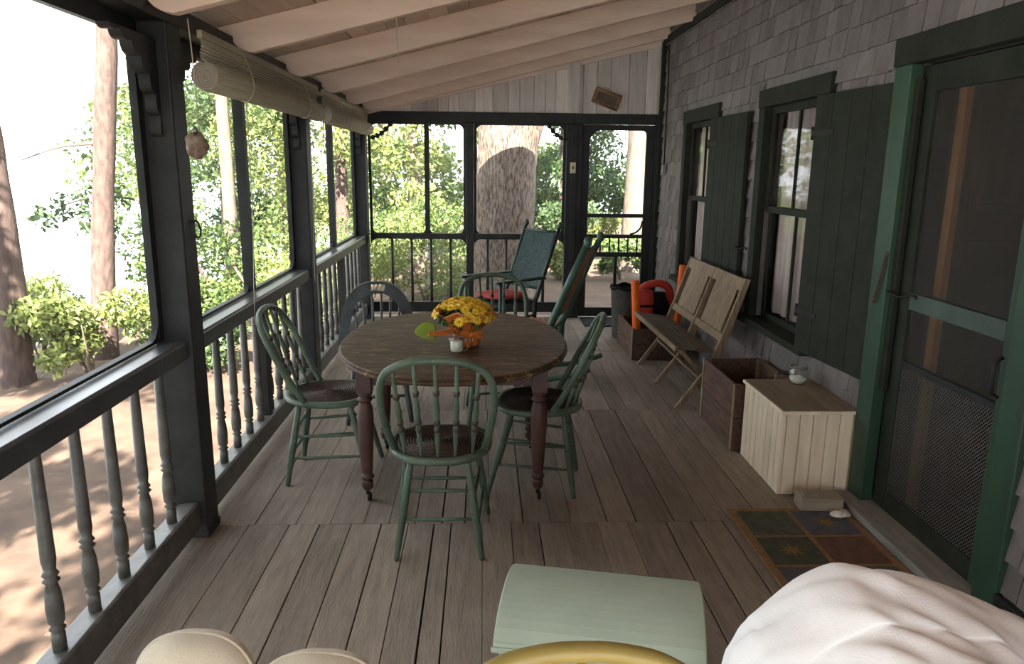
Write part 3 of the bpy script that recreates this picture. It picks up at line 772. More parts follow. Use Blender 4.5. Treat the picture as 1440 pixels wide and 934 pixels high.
# ------------------------------------------------------------ rolled blinds
def blind(ya, yb, label, sag):
    t = thing('roll_blind', label, 'blind', (XL+.045, (ya+yb)/2, 2.0), 0, 'rolled bamboo blinds')
    h = (yb-ya)/2
    MB().box((-.012, -h, .105), (.012, h, .138)).build('head_rail', M['bamboo'], t, bevel=.004)
    m = MB(); nz = 8
    for k in range(nz):
        z = .10 - .0125*k
        m.tube([(.004*math.sin(k), -h+.01, z), (.004*math.sin(k), 0, z-sag*.3), (.004*math.sin(k), h-.01, z)], .006, 6)
    m.build('slats', M['bamboo'], t)
    # the roll: spiral section with ridges
    sec = []
    for k in range(72):
        a = 2*PI*k/72
        r = .056 + .0022*math.cos(24*a) + .004*math.sin(a)
        sec.append((.006+r*math.cos(a), -.045+r*math.sin(a)*1.05))
    MB().prism(sec, 'y', -h+.01, h-.01, None, True).build('roll', M['bamboo'], t)
    sp = MB(); pts = [(.006+(.008+.046*k/60)*math.cos(k*.45), -h+.007, -.045+(.008+.046*k/60)*math.sin(k*.45)) for k in range(61)]
    sp.tube(pts, .003, 6); sp.build('end_spiral', M['cord'], t)
    for yy in (-h*.55, h*.55):
        MB().tube(catmull([(.02, yy, .12), (.055, yy, .03), (.066, yy, -.05), (.03, yy, -.105), (-.02, yy, -.09)], 5), .003, 6).build('cord', M['cord'], t)
    return t
blind(3.30, 5.50, 'rolled bamboo blind in the nearer bay beside the thick post', .0)
blind(5.70, 7.84, 'rolled bamboo blind in the farther bay towards the corner', .03)
def string(label, pts, r=.0022, m='cord', name='pull_cord', cat='cord', grp=None):
    o = MB().tube(catmull(pts, 8), r, 6).build(name, M[m]); tag(o, label, cat, grp); return o
string('pale blind cord hanging in front of the nearer mullion', [(XL+.03, 3.92, 1.95), (XL+.035, 3.90, 1.4), (XL+.02, 3.88, .93), (XL+.02, 3.88, .78)])
string('pale cord hanging from rafter to the round ornament', [(-1.085, 2.965, 2.12), (-1.09, 3.0, 1.95), (-1.10, 3.035, 1.72)])
string('thin cord hanging from a hook under the ceiling rafter', [(-.42, 3.87, 2.30), (-.42, 3.86, 2.20), (-.41, 3.86, 2.08)])
string('pale blind cord hanging beside the post between the blinds', [(XL+.03, 5.30, 1.93), (XL+.03, 5.30, 1.4), (XL+.025, 5.28, .92), (XL+.025, 5.28, .80)])
cl = thing('cord_cleat', 'metal cord pulley hanging between the two rolled blinds', 'pulley', (XL+.06, 5.60, 1.95))
MB().tube([(0, 0, .13), (0, 0, .05)], .004, 6).build('strap', M['brass'], cl)
MB().lathe([(.006, -.012), (.045, -.012), (.045, -.006), (.034, 0), (.045, .006), (.045, .012), (.006, .012)], Matrix.Translation((0, 0, .02)) @ Matrix.Rotation(R(90), 4, 'Y'), 20).build('wheel', M['iron'], cl)
MB().tube(catmull([(0, 0, -.03), (0, .005, -.10), (.0, .0, -.17), (0, -.02, -.18)], 5), .004, 6).build('hook', M['brass'], cl)
# the round ornament on the thick post
orn = thing('hanging_ornament', 'pale weathered round ornament hanging from a cord at the thick post', 'ornament', (-1.115, 3.04, 1.67))
m = MB()
def of(u, v):
    a = 2*PI*u; th = PI*v
    r = .050*(1+.12*math.sin(3*a+4*th)+.07*math.sin(7*a)*math.sin(5*th))
    return (r*math.sin(th)*math.cos(a)*.8, r*math.sin(th)*math.sin(a), r*math.cos(th)*.95)
m.grid(of, 28, 16, None, True); m.build('body', M['ornament'], orn)
MB().lathe([(.004, .046), (.012, .05), (.010, .062), (.004, .068)], None, 10).build('cap', M['brass'], orn)
hk = MB().tube(catmull([(0, 0, 0), (.02, 0, .01), (.03, .01, -.03), (.02, .015, -.06), (.0, .01, -.05)], 5), .004, 6)
o = hk.build('wall_hook', M['iron']); o.location = (XL+.006, 3.16, 1.36); tag(o, 'small black hook on the thick porch post', 'hook')

# plaque, outlet with conduit
pq = thing('wall_plaque', 'small rustic bark-edged board hung crooked on the gable boards', 'plaque', (1.27, yf+.012, 2.295))
pq.rotation_euler = (0, R(19), 0)
MB().box((-.145, -.022, -.075), (.145, -.001, .075)).build('board', M['plaque'], pq, bevel=.012)
MB().box((-.105, -.026, -.045), (.105, -.0225, .045)).build('face', M['plaque_dark'], pq, bevel=.004)
MB().tube([(-.14, -.024, .07), (.14, -.024, .072)], .010).tube([(-.14, -.024, -.07), (.14, -.024, -.072)], .010).build('bark_edge', M['plaque'], pq)
ou = thing('outlet_box', 'small pale outlet box on the shingle wall near the end', 'outlet', (XR-.026, 7.70, 1.60))
MB().box((-.03, -.03, -.04), (.004, .03, .04)).build('box', M['threshold'], ou, bevel=.005)
MB().tube([(-.012, 0, .0405), (-.012, 0, .8), (-.012, .05, 1.2)], .008, 8).build('conduit', M['iron'], ou)

# -------------------------------------------------------------- dining table
TX, TY, TZ = -.145, 3.76, .735
tb = thing('dining_table', 'large oval dark brown wooden dining table with turned legs', 'table', (TX, TY, 0))
a_, b_ = .575, .77
def oval(k, s_=1.0):
    out = []
    for i in range(96):
        an = 2*PI*i/96
        ca, sa = math.cos(an), math.sin(an)
        e = 2/2.15
        out.append((k*a_*s_*math.copysign(abs(ca)**e, ca), k*b_*s_*math.copysign(abs(sa)**e, sa)))
    return out
tp = MB(); rings = [(.975, .700), (.992, .704), (1.0, .712), (.998, .720), (.985, .724), (.990, .730), (.980, .7350), (.965, .7352)]
vs = []; fs = []
for k, z in rings: vs += [(x, y, z) for x, y in oval(k)]
for i in range(len(rings)-1):
    for j in range(96): fs.append((i*96+j, i*96+(j+1) % 96, (i+1)*96+(j+1) % 96, (i+1)*96+j))
fs.append(tuple(range(96))[::-1]); fs.append(tuple((len(rings)-1)*96+j for j in range(96)))
tp.add(vs, fs, None, False); tp.build('tabletop', M['tabletop'], tb)
ap = MB().box((-.415, -.345, .585), (.415, -.323, .699)).box((-.415, .323, .585), (.415, .345, .699)).box((-.425, -.33, .585), (-.403, .33, .699)).box((.403, -.33, .585), (.425, .33, .699))
ap.build('apron', M['tablewood'], tb, bevel=.003)
def table_leg(px, py):
    m = MB().box((px-.036, py-.036, .555), (px+.036, py+.036, .6995))
    m.lathe([(.030, .555), (.034, .545), (.026, .535), (.036, .522), (.036, .514), (.025, .504), (.031, .494), (.038, .470), (.040, .43), (.037, .34), (.031, .22), (.027, .16), (.024, .145), (.033, .132), (.033, .122), (.022, .112), (.028, .10), (.026, .075), (.018, .06)], Matrix.Translation((px, py, 0)), 18)
    lg = m.build('leg', M['tablewood'], tb, bevel=.003)
    cm = MB().tube([(px, py, .0615), (px, py, .035)], .009).lathe([(.016, -.009), (.021, -.006), (.021, .006), (.016, .009)], Matrix.Translation((px+.008, py, .0215)) @ Matrix.Rotation(R(90), 4, 'Y'), 16)
    cm.build('caster', M['iron'], lg)
for sx, sy in ((-1, -1), (1, -1), (-1, 1), (1, 1)): table_leg(sx*.415, sy*.345)

# ------------------------------------------------------------ windsor chairs
SP = [(.006, 0), (.007, .08), (.0105, .22), (.0115, .30), (.009, .36), (.0125, .38), (.009, .40), (.0115, .43), (.0125, .52), (.0085, .66), (.0115, .68), (.0085, .70), (.0085, .85), (.007, 1.0)]
def windsor(label, loc, rz, mats, arms=False, name='windsor_chair', spindles=5, group='hoop-back windsor chairs', seatw=1.0):
    mm = M[mats]
    t = thing(name, label, 'chair', loc, rz, group)
    # seat frame: rounded ring, front at -y
    def rim(u):
        a = 2*PI*u
        x = .215*math.copysign(abs(math.cos(a))**.85, math.cos(a)); y = .215*math.copysign(abs(math.sin(a))**.85, math.sin(a))
        return x*(1 - .08*(y/.215)), y
    pr = [(1.0, .424), (1.02, .432), (1.02, .444), (1.0, .452), (.90, .453), (.88, .446), (.88, .426)]
    vs = []; fs = []; n = 56
    for k, z in pr: vs += [(rim(i/n)[0]*k, rim(i/n)[1]*k, z) for i in range(n)]
    for i in range(len(pr)):
        for j in range(n):
            i2 = (i+1) % len(pr)
            fs.append((i*n+j, i*n+(j+1) % n, i2*n+(j+1) % n, i2*n+j))
    MB().add(vs, fs, None, True).build('seat_frame', mm, t)
    # coiled woven seat
    pr = []
    nr = 15
    for k in range(nr*4+1):
        q = k/(nr*4); pr.append((.001+.885*q, .450 + .006*(1-q*q) + .0035*math.cos(q*nr*2*PI)))
    vs = [];  fs = []
    for k, z in pr: vs += [(rim(i/n)[0]*k, rim(i/n)[1]*k, z+.0012*math.sin(i*2*PI/n*14+k*60)) for i in range(n)]
    for i in range(len(pr)-1):
        for j in range(n): fs.append((i*n+j, i*n+(j+1) % n, (i+1)*n+(j+1) % n, (i+1)*n+j))
    so = MB().add(vs, fs, None, True); 
    so.build('woven_seat', M['cane'], t)
    LP = [(.011, 0), (.013, .03), (.0165, .35), (.0175, .55), (.016, .75), (.0145, .9), (.012, 1.0)]
    feet = {}
    for sx in (-1, 1):
        for (fy, ty, fxx, txx) in ((-.235, -.13, .205, .145), (.195, .13, .178, .115)):
            p0 = (sx*fxx, fy, 0.002); p1 = (sx*txx, ty, .4235)
            MB().turned(p0, p1, LP, 12).build('leg', mm, t)
            feet[(sx, fy < 0)] = (V(p0), V(p1))
    def at(sx, fr, z):
        a, b = feet[(sx, fr)]; return a.lerp(b, (z-a.z)/(b.z-a.z))
    RP = [(.006, 0), (.0085, .3), (.0095, .5), (.0085, .7), (.006, 1)]
    for fr, zs in ((True, (.20, .31)), (False, (.17, .29))):
        for z in zs: MB().turned(at(-1, fr, z), at(1, fr, z), RP, 8).build('rung', mm, t)
    for sx in (-1, 1):
        for z in (.14, .25): MB().turned(at(sx, True, z+.02), at(sx, False, z), RP, 8).build('rung', mm, t)
    # hoop
    half = [(.188, .085, .452), (.203, .125, .52), (.222, .185, .64), (.222, .235, .745), (.195, .275, .825), (.13, .30, .868), (.06, .309, .884)]
    P = [(-x, y, z) for x, y, z in half] + [(0, .311, .887)] + [(x, y, z) for x, y, z in reversed(half)]
    hp = catmull(P, 6)
    MB().tube(hp, [.0155]*len(hp), 12).build('hoop', mm, t)
    for k in range(spindles):
        u = (k-(spindles-1)/2)/((spindles-1)/2)
        p0 = V((u*.138, .188-.045*u*u, .450)); 
        # find the hoop point at this x on the upper part
        tx = u*.168
        best = min(hp, key=lambda q: abs(q.x-tx) + (0 if q.z > .76 else 9))
        MBs = MB().turned(p0, best, SP, 10); sp = MBs.build('spindle', mm, t)
        d = best-p0
        for tt in (.38, .68, .30):
            rg = MB(); c_ = p0 + d*tt
            Mx = Matrix.Translation(c_) @ d.to_track_quat('Z', 'Y').to_matrix().to_4x4()
            rg.lathe([(.0125, -.009), (.0138, -.004), (.0138, .004), (.0125, .009)], Mx, 10)
            rg.build('ring', M['ring'], sp)
    return t
windsor('green hoop-back chair with its back to the viewer on the near side of the table', (-.18, 3.035, 0), R(180), 'chair_green')
windsor('green hoop-back chair pulled up to the table beside the outer railing', (-.80, 3.77, 0), R(90), 'chair_green')
windsor('green hoop-back chair at the table on the side of the house wall', (.285, 3.625, 0), R(-99), 'chair_green')
windsor('green hoop-back chair on the far side of the table behind the flowers', (.09, 4.72, 0), R(6), 'chair_green')
windsor('mustard yellow hoop-back chair in front of the sage chest, only its top edge in view', (.150, .680, 0), R(0), 'chair_yellow')

# captain's chair with broad bent crest
cc = thing('captains_chair', 'dark slate armless chair with broad arched crest and hand hole beyond the table', 'chair', (-.68, 4.74, 0), R(8))
mm = M['chair_dark']
MB().lathe([(.19, .415), (.222, .422), (.228, .436), (.222, .448), (.16, .446), (.02, .440)], None, 40).build('seat', mm, cc)
for sx in (-1, 1):
    for fy, ty in ((-.21, -.13), (.21, .13)):
        MB().turned((sx*.20, fy, .002), (sx*.14, ty, .42), [(.012, 0), (.016, .1), (.019, .4), (.015, .5), (.021, .55), (.015, .6), (.019, .8), (.015, 1)], 12).build('leg', mm, cc)
    MB().turned((sx*.185, -.185, .14), (sx*.185, .185, .14), [(.008, 0), (.012, .5), (.008, 1)], 8).build('rung', mm, cc)
for yy in (-.18, .18): MB().turned((-.18, yy, .17), (.18, yy, .17), [(.008, 0), (.012, .5), (.008, 1)], 8).build('rung', mm, cc)
# arched band: cells in u (around) by 3 (across), middle cells left open for the hand hole
m = MB(); nu = 48; vs = []; rows = 4
def band(u, v):
    a = PI*u
    x = -math.cos(a); z = math.sin(a)
    ex = math.copysign(abs(x)**.85, x); ez = abs(z)**.80
    w = .255 - .072*v; hh = .385 - .078*v
    X = ex*w; Z = .447 + ez*hh
    Y = .17 + .16*(Z-.447)/.385 - .02*0
    if Z < .60: Y -= .10*(1-(Z-.447)/.153)
    return V((X, Y, Z))
def quad(a, b, c_, d_, th=.022):
    pass
front = [[band(i/nu, j/rows) for i in range(nu+1)] for j in range(rows+1)]
vv = []; ff = []
idx = {}
for side in (0, 1):
    for j in range(rows+1):
        for i in range(nu+1):
            idx[(side, j, i)] = len(vv); p = front[j][i]; vv.append((p.x, p.y + (.022 if side else 0), p.z))
def hole(i, j): return j in (1, 2) and 21 <= i <= 26
for j in range(rows):
    for i in range(nu):
        if hole(i, j): continue
        ff.append((idx[0, j, i], idx[0, j, i+1], idx[0, j+1, i+1], idx[0, j+1, i])); ff.append((idx[1, j, i], idx[1, j+1, i], idx[1, j+1, i+1], idx[1, j, i+1]))
        for (a1, b1, nj, ni) in (((j, i), (j, i+1), j-1, i), ((j+1, i), (j+1, i+1), j+1, i), ((j, i), (j+1, i), j, i-1), ((j, i+1), (j+1, i+1), j, i+1)):
            if nj < 0 or nj >= rows or ni < 0 or ni >= nu or hole(ni, nj):
                ff.append((idx[0, a1[0], a1[1]], idx[0, b1[0], b1[1]], idx[1, b1[0], b1[1]], idx[1, a1[0], a1[1]]))
m.add(vv, ff, None, False); m.build('crest', mm, cc)
for k in range(6):
    u = -1+2*(k+.5)/6
    MB().turned((u*.15, .165-.03*u*u, .446), (u*.185, .295-.02*u*u+.012, .752-.07*u*u*u*u-.05*u*u), [(.007, 0), (.010, .3), (.007, 1)], 8).build('spindle', mm, cc)

# ------------------------------------------------------------------ flowers
fp = thing('potted_chrysanthemum', 'pot of yellow chrysanthemums in orange foil wrap on the dining table', 'flowers', (-.085, 3.61, TZ+.0012))
m = MB()
def wrap(u, v):
    a = 2*PI*u
    prof = [(.0, .001), (.062, .001), (.068, .03), (.058, .058), (.070, .080), (.105, .115), (.142, .155)]
    q = v*(len(prof)-1); i = min(int(q), len(prof)-2); f_ = q-i
    r = prof[i][0]*(1-f_)+prof[i+1][0]*f_; z = prof[i][1]*(1-f_)+prof[i+1][1]*f_
    cr_ = 1 + (.05+.10*max(0, v-.6))*math.sin(9*a+v*3) + .04*math.sin(23*a+v*9)
    if v > .7: z += (v-.7)*.11*(abs(math.sin(2.5*a-.13))**2)
    return (r*cr_*math.cos(a), r*cr_*math.sin(a), z)
m.grid(wrap, 96, 26, None, True)
o = m.build('foil_wrap', M['foil'], fp); s2 = o.modifiers.new('s', 'SOLIDIFY'); s2.thickness = .0015
bw = MB()
for sg in (-1, 1):
    def bowf(u, v, sg=sg):
        a = 2*PI*u
        return (.03+sg*(.028+.028*math.cos(a)), -.072-.012*math.sin(a*1.0)-.006*v, .068+.020*math.sin(a)*(.6+.4*math.cos(a)) + (v-.5)*.022)
    bw.grid(bowf, 24, 3, None, True)
bw.ball((.03, -.078, .068), .012, sc=(1, .7, 1.2))
bw.build('bow', M['foil'], fp)
# flaring orange paper corner and green paper corner, lying out to the left
fl_ = MB()
def flap(u, v):
    x = -.05 - .13*v; w = .035+.01*v
    return (x, -.03 + (u-.5)*2*w - .03*v, .075 - .02*v + .022*math.cos((u-.5)*PI)*(1-v*.5) + .012*v*v)
fl_.grid(flap, 10, 12); o = fl_.build('foil_flap', M['foil'], fp); s2 = o.modifiers.new('s', 'SOLIDIFY'); s2.thickness = .002
gl = MB()
def gleaf(u, v):
    x = -.145 - .105*v; w = .052*math.sin(PI*min(1, .28+v*.72))**.7
    return (x, -.05 + (u-.5)*.7*w*1.2, .075 + (u-.5)*2*w*.75 + .01*math.sin(v*3))
gl.grid(gleaf, 10, 12); o = gl.build('green_flap', M['tag_green'], fp); s2 = o.modifiers.new('s', 'SOLIDIFY'); s2.thickness = .002
# foliage dome
rnd = random.Random(21); lf = MB()
for k in range(420):
    a = rnd.uniform(0, 2*PI); th = math.acos(rnd.uniform(-.15, 1)); rr = rnd.uniform(.70, .97)
    p = V((.140*rr*math.sin(th)*math.cos(a)-.012, .135*rr*math.sin(th)*math.sin(a), .120+.092*rr*math.cos(th)))
    q = V((rnd.gauss(0, 1), rnd.gauss(0, 1), rnd.gauss(0, 1)+.3)).normalized().to_track_quat('Y', 'Z').to_matrix()
    s_ = rnd.uniform(.015, .028)
    pts = [q @ V(w)*s_ + p for w in ((0, 0, 0), (.35, .3, .08), (.22, .55, .0), (.4, .75, .06), (0, 1.2, -.1), (-.4, .75, .06), (-.22, .55, 0), (-.35, .3, .08))]
    lf.add(pts, [(0, 1, 2, 6, 7), (2, 3, 4, 5, 6)], None, True)
lf.build('foliage', M['mumleaf'], fp)
def flower_mb():
    m = MB()
    for ring, (n, r, el, L) in enumerate(((13, .004, 8, .0185), (11, .003, 32, .0155), (8, .002, 58, .011))):
        for k in range(n):
            a = 2*PI*(k+.5*ring)/n; e = R(el)
            d = V((math.cos(a)*math.cos(e), math.sin(a)*math.cos(e), math.sin(e))); s_ = V((-math.sin(a), math.cos(a), 0)); b = d*r
            m.add([b, b+d*L*.55+s_*.0034, b+d*L-V((0, 0, .0015)), b+d*L*.55-s_*.0034], [(0, 1, 2, 3)], None, True)
    return m
F0 = None; rnd = random.Random(4)
pts = []
tries = 0
while len(pts) < 92 and tries < 6000:
    tries += 1
    a = rnd.uniform(0, 2*PI); th = math.acos(rnd.uniform(.16, 1))
    n_ = V((math.sin(th)*math.cos(a), math.sin(th)*math.sin(a), math.cos(th)))
    p = V((.150*n_.x-.012, .145*n_.y, .125+.105*n_.z))
    # a leafy gap on the left front
    if n_.x < -.12 and n_.y < -.2 and n_.z < .68 and n_.x > -.80: continue
    if all((p-q).length > .0215 for q, _ in pts): pts.append((p, n_))
for p, n_ in pts:
    if F0 is None:
        F0 = flower_mb().build('flower', M['petal'], fp); e = MB().ball((0, 0, .006), .0048, 8, 5).build('eye', M['eye'], F0); o = F0; EY = e
    else:
        o = F0.copy(); link(o, fp); e = EY.copy(); link(e, o)
    nn = (n_ + V((rnd.uniform(-.25, .25), rnd.uniform(-.25, .25), .25))).normalized()
    o.rotation_euler = (nn.to_track_quat('Z', 'Y').to_matrix() @ Matrix.Rotation(rnd.uniform(0, 6), 3, 'Z')).to_euler()
    o.location = p; sc_ = rnd.uniform(.95, 1.35); o.scale = (sc_,)*3

# candle jar
cj = thing('candle_jar', 'small clear glass jar holding a white candle on the dining table', 'candle', (-.125, 3.465, TZ+.0005))
MB().lathe([(.030, 0), (.036, .003), (.037, .01), (.037, .066), (.033, .070), (.034, .076), (.031, .076), (.031, .069), (.0335, .064), (.0335, .010), (.028, .006), (.001, .006)], None, 28).build('jar', M['glass'], cj)
MB().lathe([(.001, .0065), (.027, .0065), (.029, .010), (.029, .052), (.026, .055), (.006, .050), (.001, .050)], None, 24).build('candle', M['wax'], cj)
MB().tube([(0, 0, .050), (.001, 0, .060)], .0012, 6).build('wick', M['black'], cj)
MB().tube([(.0378*math.cos(2*PI*k/24), .0378*math.sin(2*PI*k/24), .067) for k in range(25)], .002, 6).tube(catmull([(.038, 0, .066), (.052, .0, .05), (.054, 0, .025), (.040, -.01, .010)], 5), .0022, 6).build('wire_clip', M['brass'], cj)

# ------------------------------------------------------------ rocking chairs
def rocker(label, loc, rz, fm, back_m, seat_m, arms=True, pr=1.0):
    t = thing('rocking_chair', label, 'rocking chair', loc, rz, 'porch rocking chairs')
    fm = M[fm]
    lean = lambda z: .20 + (z-.40)*.42
    for sx in (-1, 1):
        # rear post with finial
        MB().tube([(sx*.22, .19, .075), (sx*.22, .20, .40), (sx*.225, lean(.75), .75), (sx*.23, lean(1.06), 1.06)], [.019*pr, .022*pr, .021*pr, .017*pr], 12).ball((sx*.231, lean(1.085), 1.085), .022*pr, sc=(1, 1, 1.4)).build('back_post', fm, t)
        MB().tube([(sx*.25, -.23, .085), (sx*.25, -.23, .30), (sx*.25, -.23, .61 if arms else .42)], [.018, .021, .016], 12).build('front_post', fm, t)
        if arms: MB().prism([(-.30, 0), (-.30, .022), (.28, .022), (.28, 0)], 'x', sx*.25-.035, sx*.25+.035, Matrix.Translation((0, 0, .61))).build('arm', fm, t, bevel=.008)
        pts = []
        for k in range(17):
            y = -.42+.95*k/16; pts.append((sx*.235, y, .028+.105*((y+.02)/.5)**2))
        MB().tube(pts, .02, 8, flat=1.0).build('rocker', fm, t)
        for z in (.18, .28): MB().tube([(sx*.25, -.23, z), (sx*.22, .195, z)], .011, 8).build('rung', fm, t)
    for y, z, w in ((-.23, .18, .25), (-.23, .28, .25), (.195, .22, .22)): MB().tube([(-w, y, z), (w, y, z)], .011, 8).build('rung', fm, t)
    for y, w in ((-.23, .25), (.20, .22)): MB().tube([(-w, y, .405), (w, y, .405)], .016, 8).build('seat_rail', fm, t)
    for z in (.52, 1.02): MB().tube([(-.225, lean(z), z), (.225, lean(z), z)], .014, 8).build('back_rail', fm, t)
    # woven panels as strands over and under
    def bk(u, v):
        z = .525+.49*v
        return (-.205+.41*u, lean(z)-.012+.006*math.sin(u*PI*24)*math.cos(v*PI*26)+.02*math.sin(PI*u), z)
    o = MB().grid(bk, 72, 78).build('woven_back', M[back_m], t); s2 = o.modifiers.new('s', 'SOLIDIFY'); s2.thickness = .008
    def st2(u, v):
        return (-.225+.45*u, -.225+.42*v, .418-.015*math.sin(PI*u)*math.sin(PI*v)+.004*math.sin(u*PI*24)*math.cos(v*PI*24))
    o = MB().grid(st2, 72, 72).build('woven_seat', M[seat_m], t); s2 = o.modifiers.new('s', 'SOLIDIFY'); s2.thickness = .008
    return t
rocker('dark green rocking chair with woven back, the farther of the two', (.18, 6.75, .0), R(-52), 'rocker_dark', 'woven_green', 'woven_green')
rocker('green rocking chair with tan woven back, seen edge-on nearer the table', (.36, 5.66, .0), R(-110), 'rocker_green', 'woven_tan', 'woven_tan', False, 1.35)
rc = thing('seat_cushion', 'red cushion lying on the seat of the farther rocking chair', 'cushion', (.17, 6.74, .428), R(-52))
def cush(u, v):
    a = 2*PI*u; th = PI*v - PI/2
    ca, sa = math.cos(a), math.sin(a); w = abs(math.cos(th))**.45
    return (.19*w*math.copysign(abs(ca)**.5, ca), .19*w*math.copysign(abs(sa)**.5, sa), .034+.030*math.sin(th))
MB().grid(cush, 40, 14, None, True).build('pad', M['red_cushion'], rc)
MB().tube([(.19*math.copysign(abs(math.cos(a))**.5, math.cos(a)), .19*math.copysign(abs(math.sin(a))**.5, math.sin(a)), .034) for a in [2*PI*k/60 for k in range(61)]], .005, 6).build('piping', M['red_cushion'], rc)

# ------------------------------------------------------------ folding bench
bn = thing('folding_bench', 'weathered wooden double folding bench against the shingle wall', 'bench', (1.485, 5.43, 0), R(91))
# local axes: x along the length, +y towards the room
L2 = .63
SB = M['bench']; SS = M['bench_seat']
sz = lambda y: .425 - (.20-y)*.14
for k in (0, 1):
    xa = -L2 + k*L2 + .016; xb = xa + L2 - .032
    m = MB()
    for j in range(4):
        y0_ = .20 - j*.068; y1_ = y0_ - .0655
        za, zb = sz(y0_), sz(y1_)
        m.add([(xa, y0_, za), (xb, y0_, za), (xb, y1_, zb), (xa, y1_, zb), (xa, y0_, za+.016), (xb, y0_, za+.016), (xb, y1_, zb+.016), (xa, y1_, zb+.016)],
              [(3,2,1,0),(4,5,6,7),(0,1,5,4),(1,2,6,5),(2,3,7,6),(3,0,4,7)])
    m.build('seat', SS, bn, bevel=.004)
MB().box((-L2, .2005, .408), (L2, .219, .446)).build('front_edge', SB, bn, bevel=.004)
bl = lambda z: -.075 - (z-.38)*.33        # back lean
def bpost(x):
    prof = [(bl(.36)+.03, .335), (bl(.42)+.028, .42), (bl(.55)+.020, .55), (bl(.90)+.018, .90), (bl(.90)-.020, .893), (bl(.55)-.026, .54), (bl(.42)-.03, .41), (bl(.36)-.02, .33)]
    MB().prism(prof, 'x', x-.013, x+.013).build('back_post', SB, bn, bevel=.004)
for x in (-L2+.013, 0, L2-.013): bpost(x)
def bbox(za, zb, x0, x1, off, th=.016):
    m = MB()
    ya, yb = bl(za)+off, bl(zb)+off
    m.add([(x0, ya, za), (x1, ya, za), (x1, yb, zb), (x0, yb, zb), (x0, ya-th, za), (x1, ya-th, za), (x1, yb-th, zb), (x0, yb-th, zb)],
          [(0,1,2,3),(7,6,5,4),(0,4,5,1),(1,5,6,2),(2,6,7,3),(3,7,4,0)])
    return m
for k in (0, 1):
    xa = -L2 + k*L2 + (.027 if k == 0 else .0135); xb = xa + L2 - .0405
    bbox(.815, .893, xa, xb, .014, .022).build('back_rail', SB, bn, bevel=.003)
    bbox(.470, .520, xa, xb, .014, .022).build('back_rail', SB, bn, bevel=.003)
    bbox(.5205, .8145, xa+.075, xb-.075, .006, .012).build('back_panel', SB, bn, bevel=.002)
for x in (-L2+.045, 0, L2-.045):
    MB().prism([(.145, .0015), (.185, .0015), (-.085, .372), (-.115, .362)], 'x', x-.012, x+.012).build('leg', SB, bn, bevel=.003)
for x in (-L2+.075, L2-.075):
    MB().prism([(-.235, .0015), (-.195, .0015), (.185, .405), (.145, .405)], 'x', x-.012, x+.012).build('leg', SB, bn, bevel=.003)
MB().tube([(-L2+.03, .02, .205), (L2-.03, .02, .205)], .010, 8).build('stretcher', SB, bn)

# -------------------------------------------------------------- boxes, crates
def crate(label, x0, y0, x1, y1, h, mat, name='wooden_crate', slats=2, rim=True):
    t = thing(name, label, 'crate', ((x0+x1)/2, (y0+y1)/2, 0), 0)
    hx, hy = (x1-x0)/2, (y1-y0)/2; th = .016
    def side(m, a, b): m.box(a, b)
    for nm, (ax, ay, bx_, by_) in (('side', (-hx, -hy, -hx+th, hy)), ('side', (hx-th, -hy, hx, hy)), ('end', (-hx+th, -hy, hx-th, -hy+th)), ('end', (-hx+th, hy-th, hx-th, hy))):
        m = MB()
        for k in range(slats):
            m.box((ax, ay, .004+(h-.004)*k/slats+.0015), (bx_, by_, .004+(h-.004)*(k+1)/slats-.0015))
        m.build(nm, mat, t, bevel=.003)
    MB().box((-hx+th, -hy+th, .003), (hx-th, hy-th, .018)).build('bottom', mat, t)
    if rim:
        for sx in (-1, 1):
            for sy in (-1, 1): MB().box((sx*(hx-th), sy*(hy-th), .02), (sx*(hx-th-.025), sy*(hy-th-.025), h-.004)).build('corner_cleat', M['crate_pale'], t, bevel=.002)
        MB().box((-hx-.006, -hy-.001, .004), (-hx-.0005, -hy+.022, h+.001)).build('edge_strip', M['crate_pale'], t, bevel=.001)
        MB().box((-hx-.006, hy-.022, .004), (-hx-.0005, hy+.001, h+.001)).build('edge_strip', M['crate_pale'], t, bevel=.001)
    return t
crate('open reddish-brown wooden crate between the cream box and the bench', 1.44, 4.04, 1.82, 4.66, .40, M['crate'], slats=2)
crate('rough wooden crate holding orange foam tubes beyond the bench', 1.27, 6.13, 1.74, 6.80, .27, M['crate'], slats=2)
fwd = MB().tube(catmull([(1.66, 4.12, .02), (1.68, 4.10, .25), (1.72, 4.16, .43)], 4), .012, 8).build('stick', M['crate_pale'])
tag(fwd, 'short pale stick standing in the open reddish crate', 'stick')
fwd = MB().tube(catmull([(1.62, 4.25, .022), (1.70, 4.22, .36), (1.76, 4.10, .46), (1.79, 4.045, .40)], 6), .007, 8).build('wire_loop', M['iron'])
tag(fwd, 'dark wire loop poking out of the open reddish crate', 'wire')

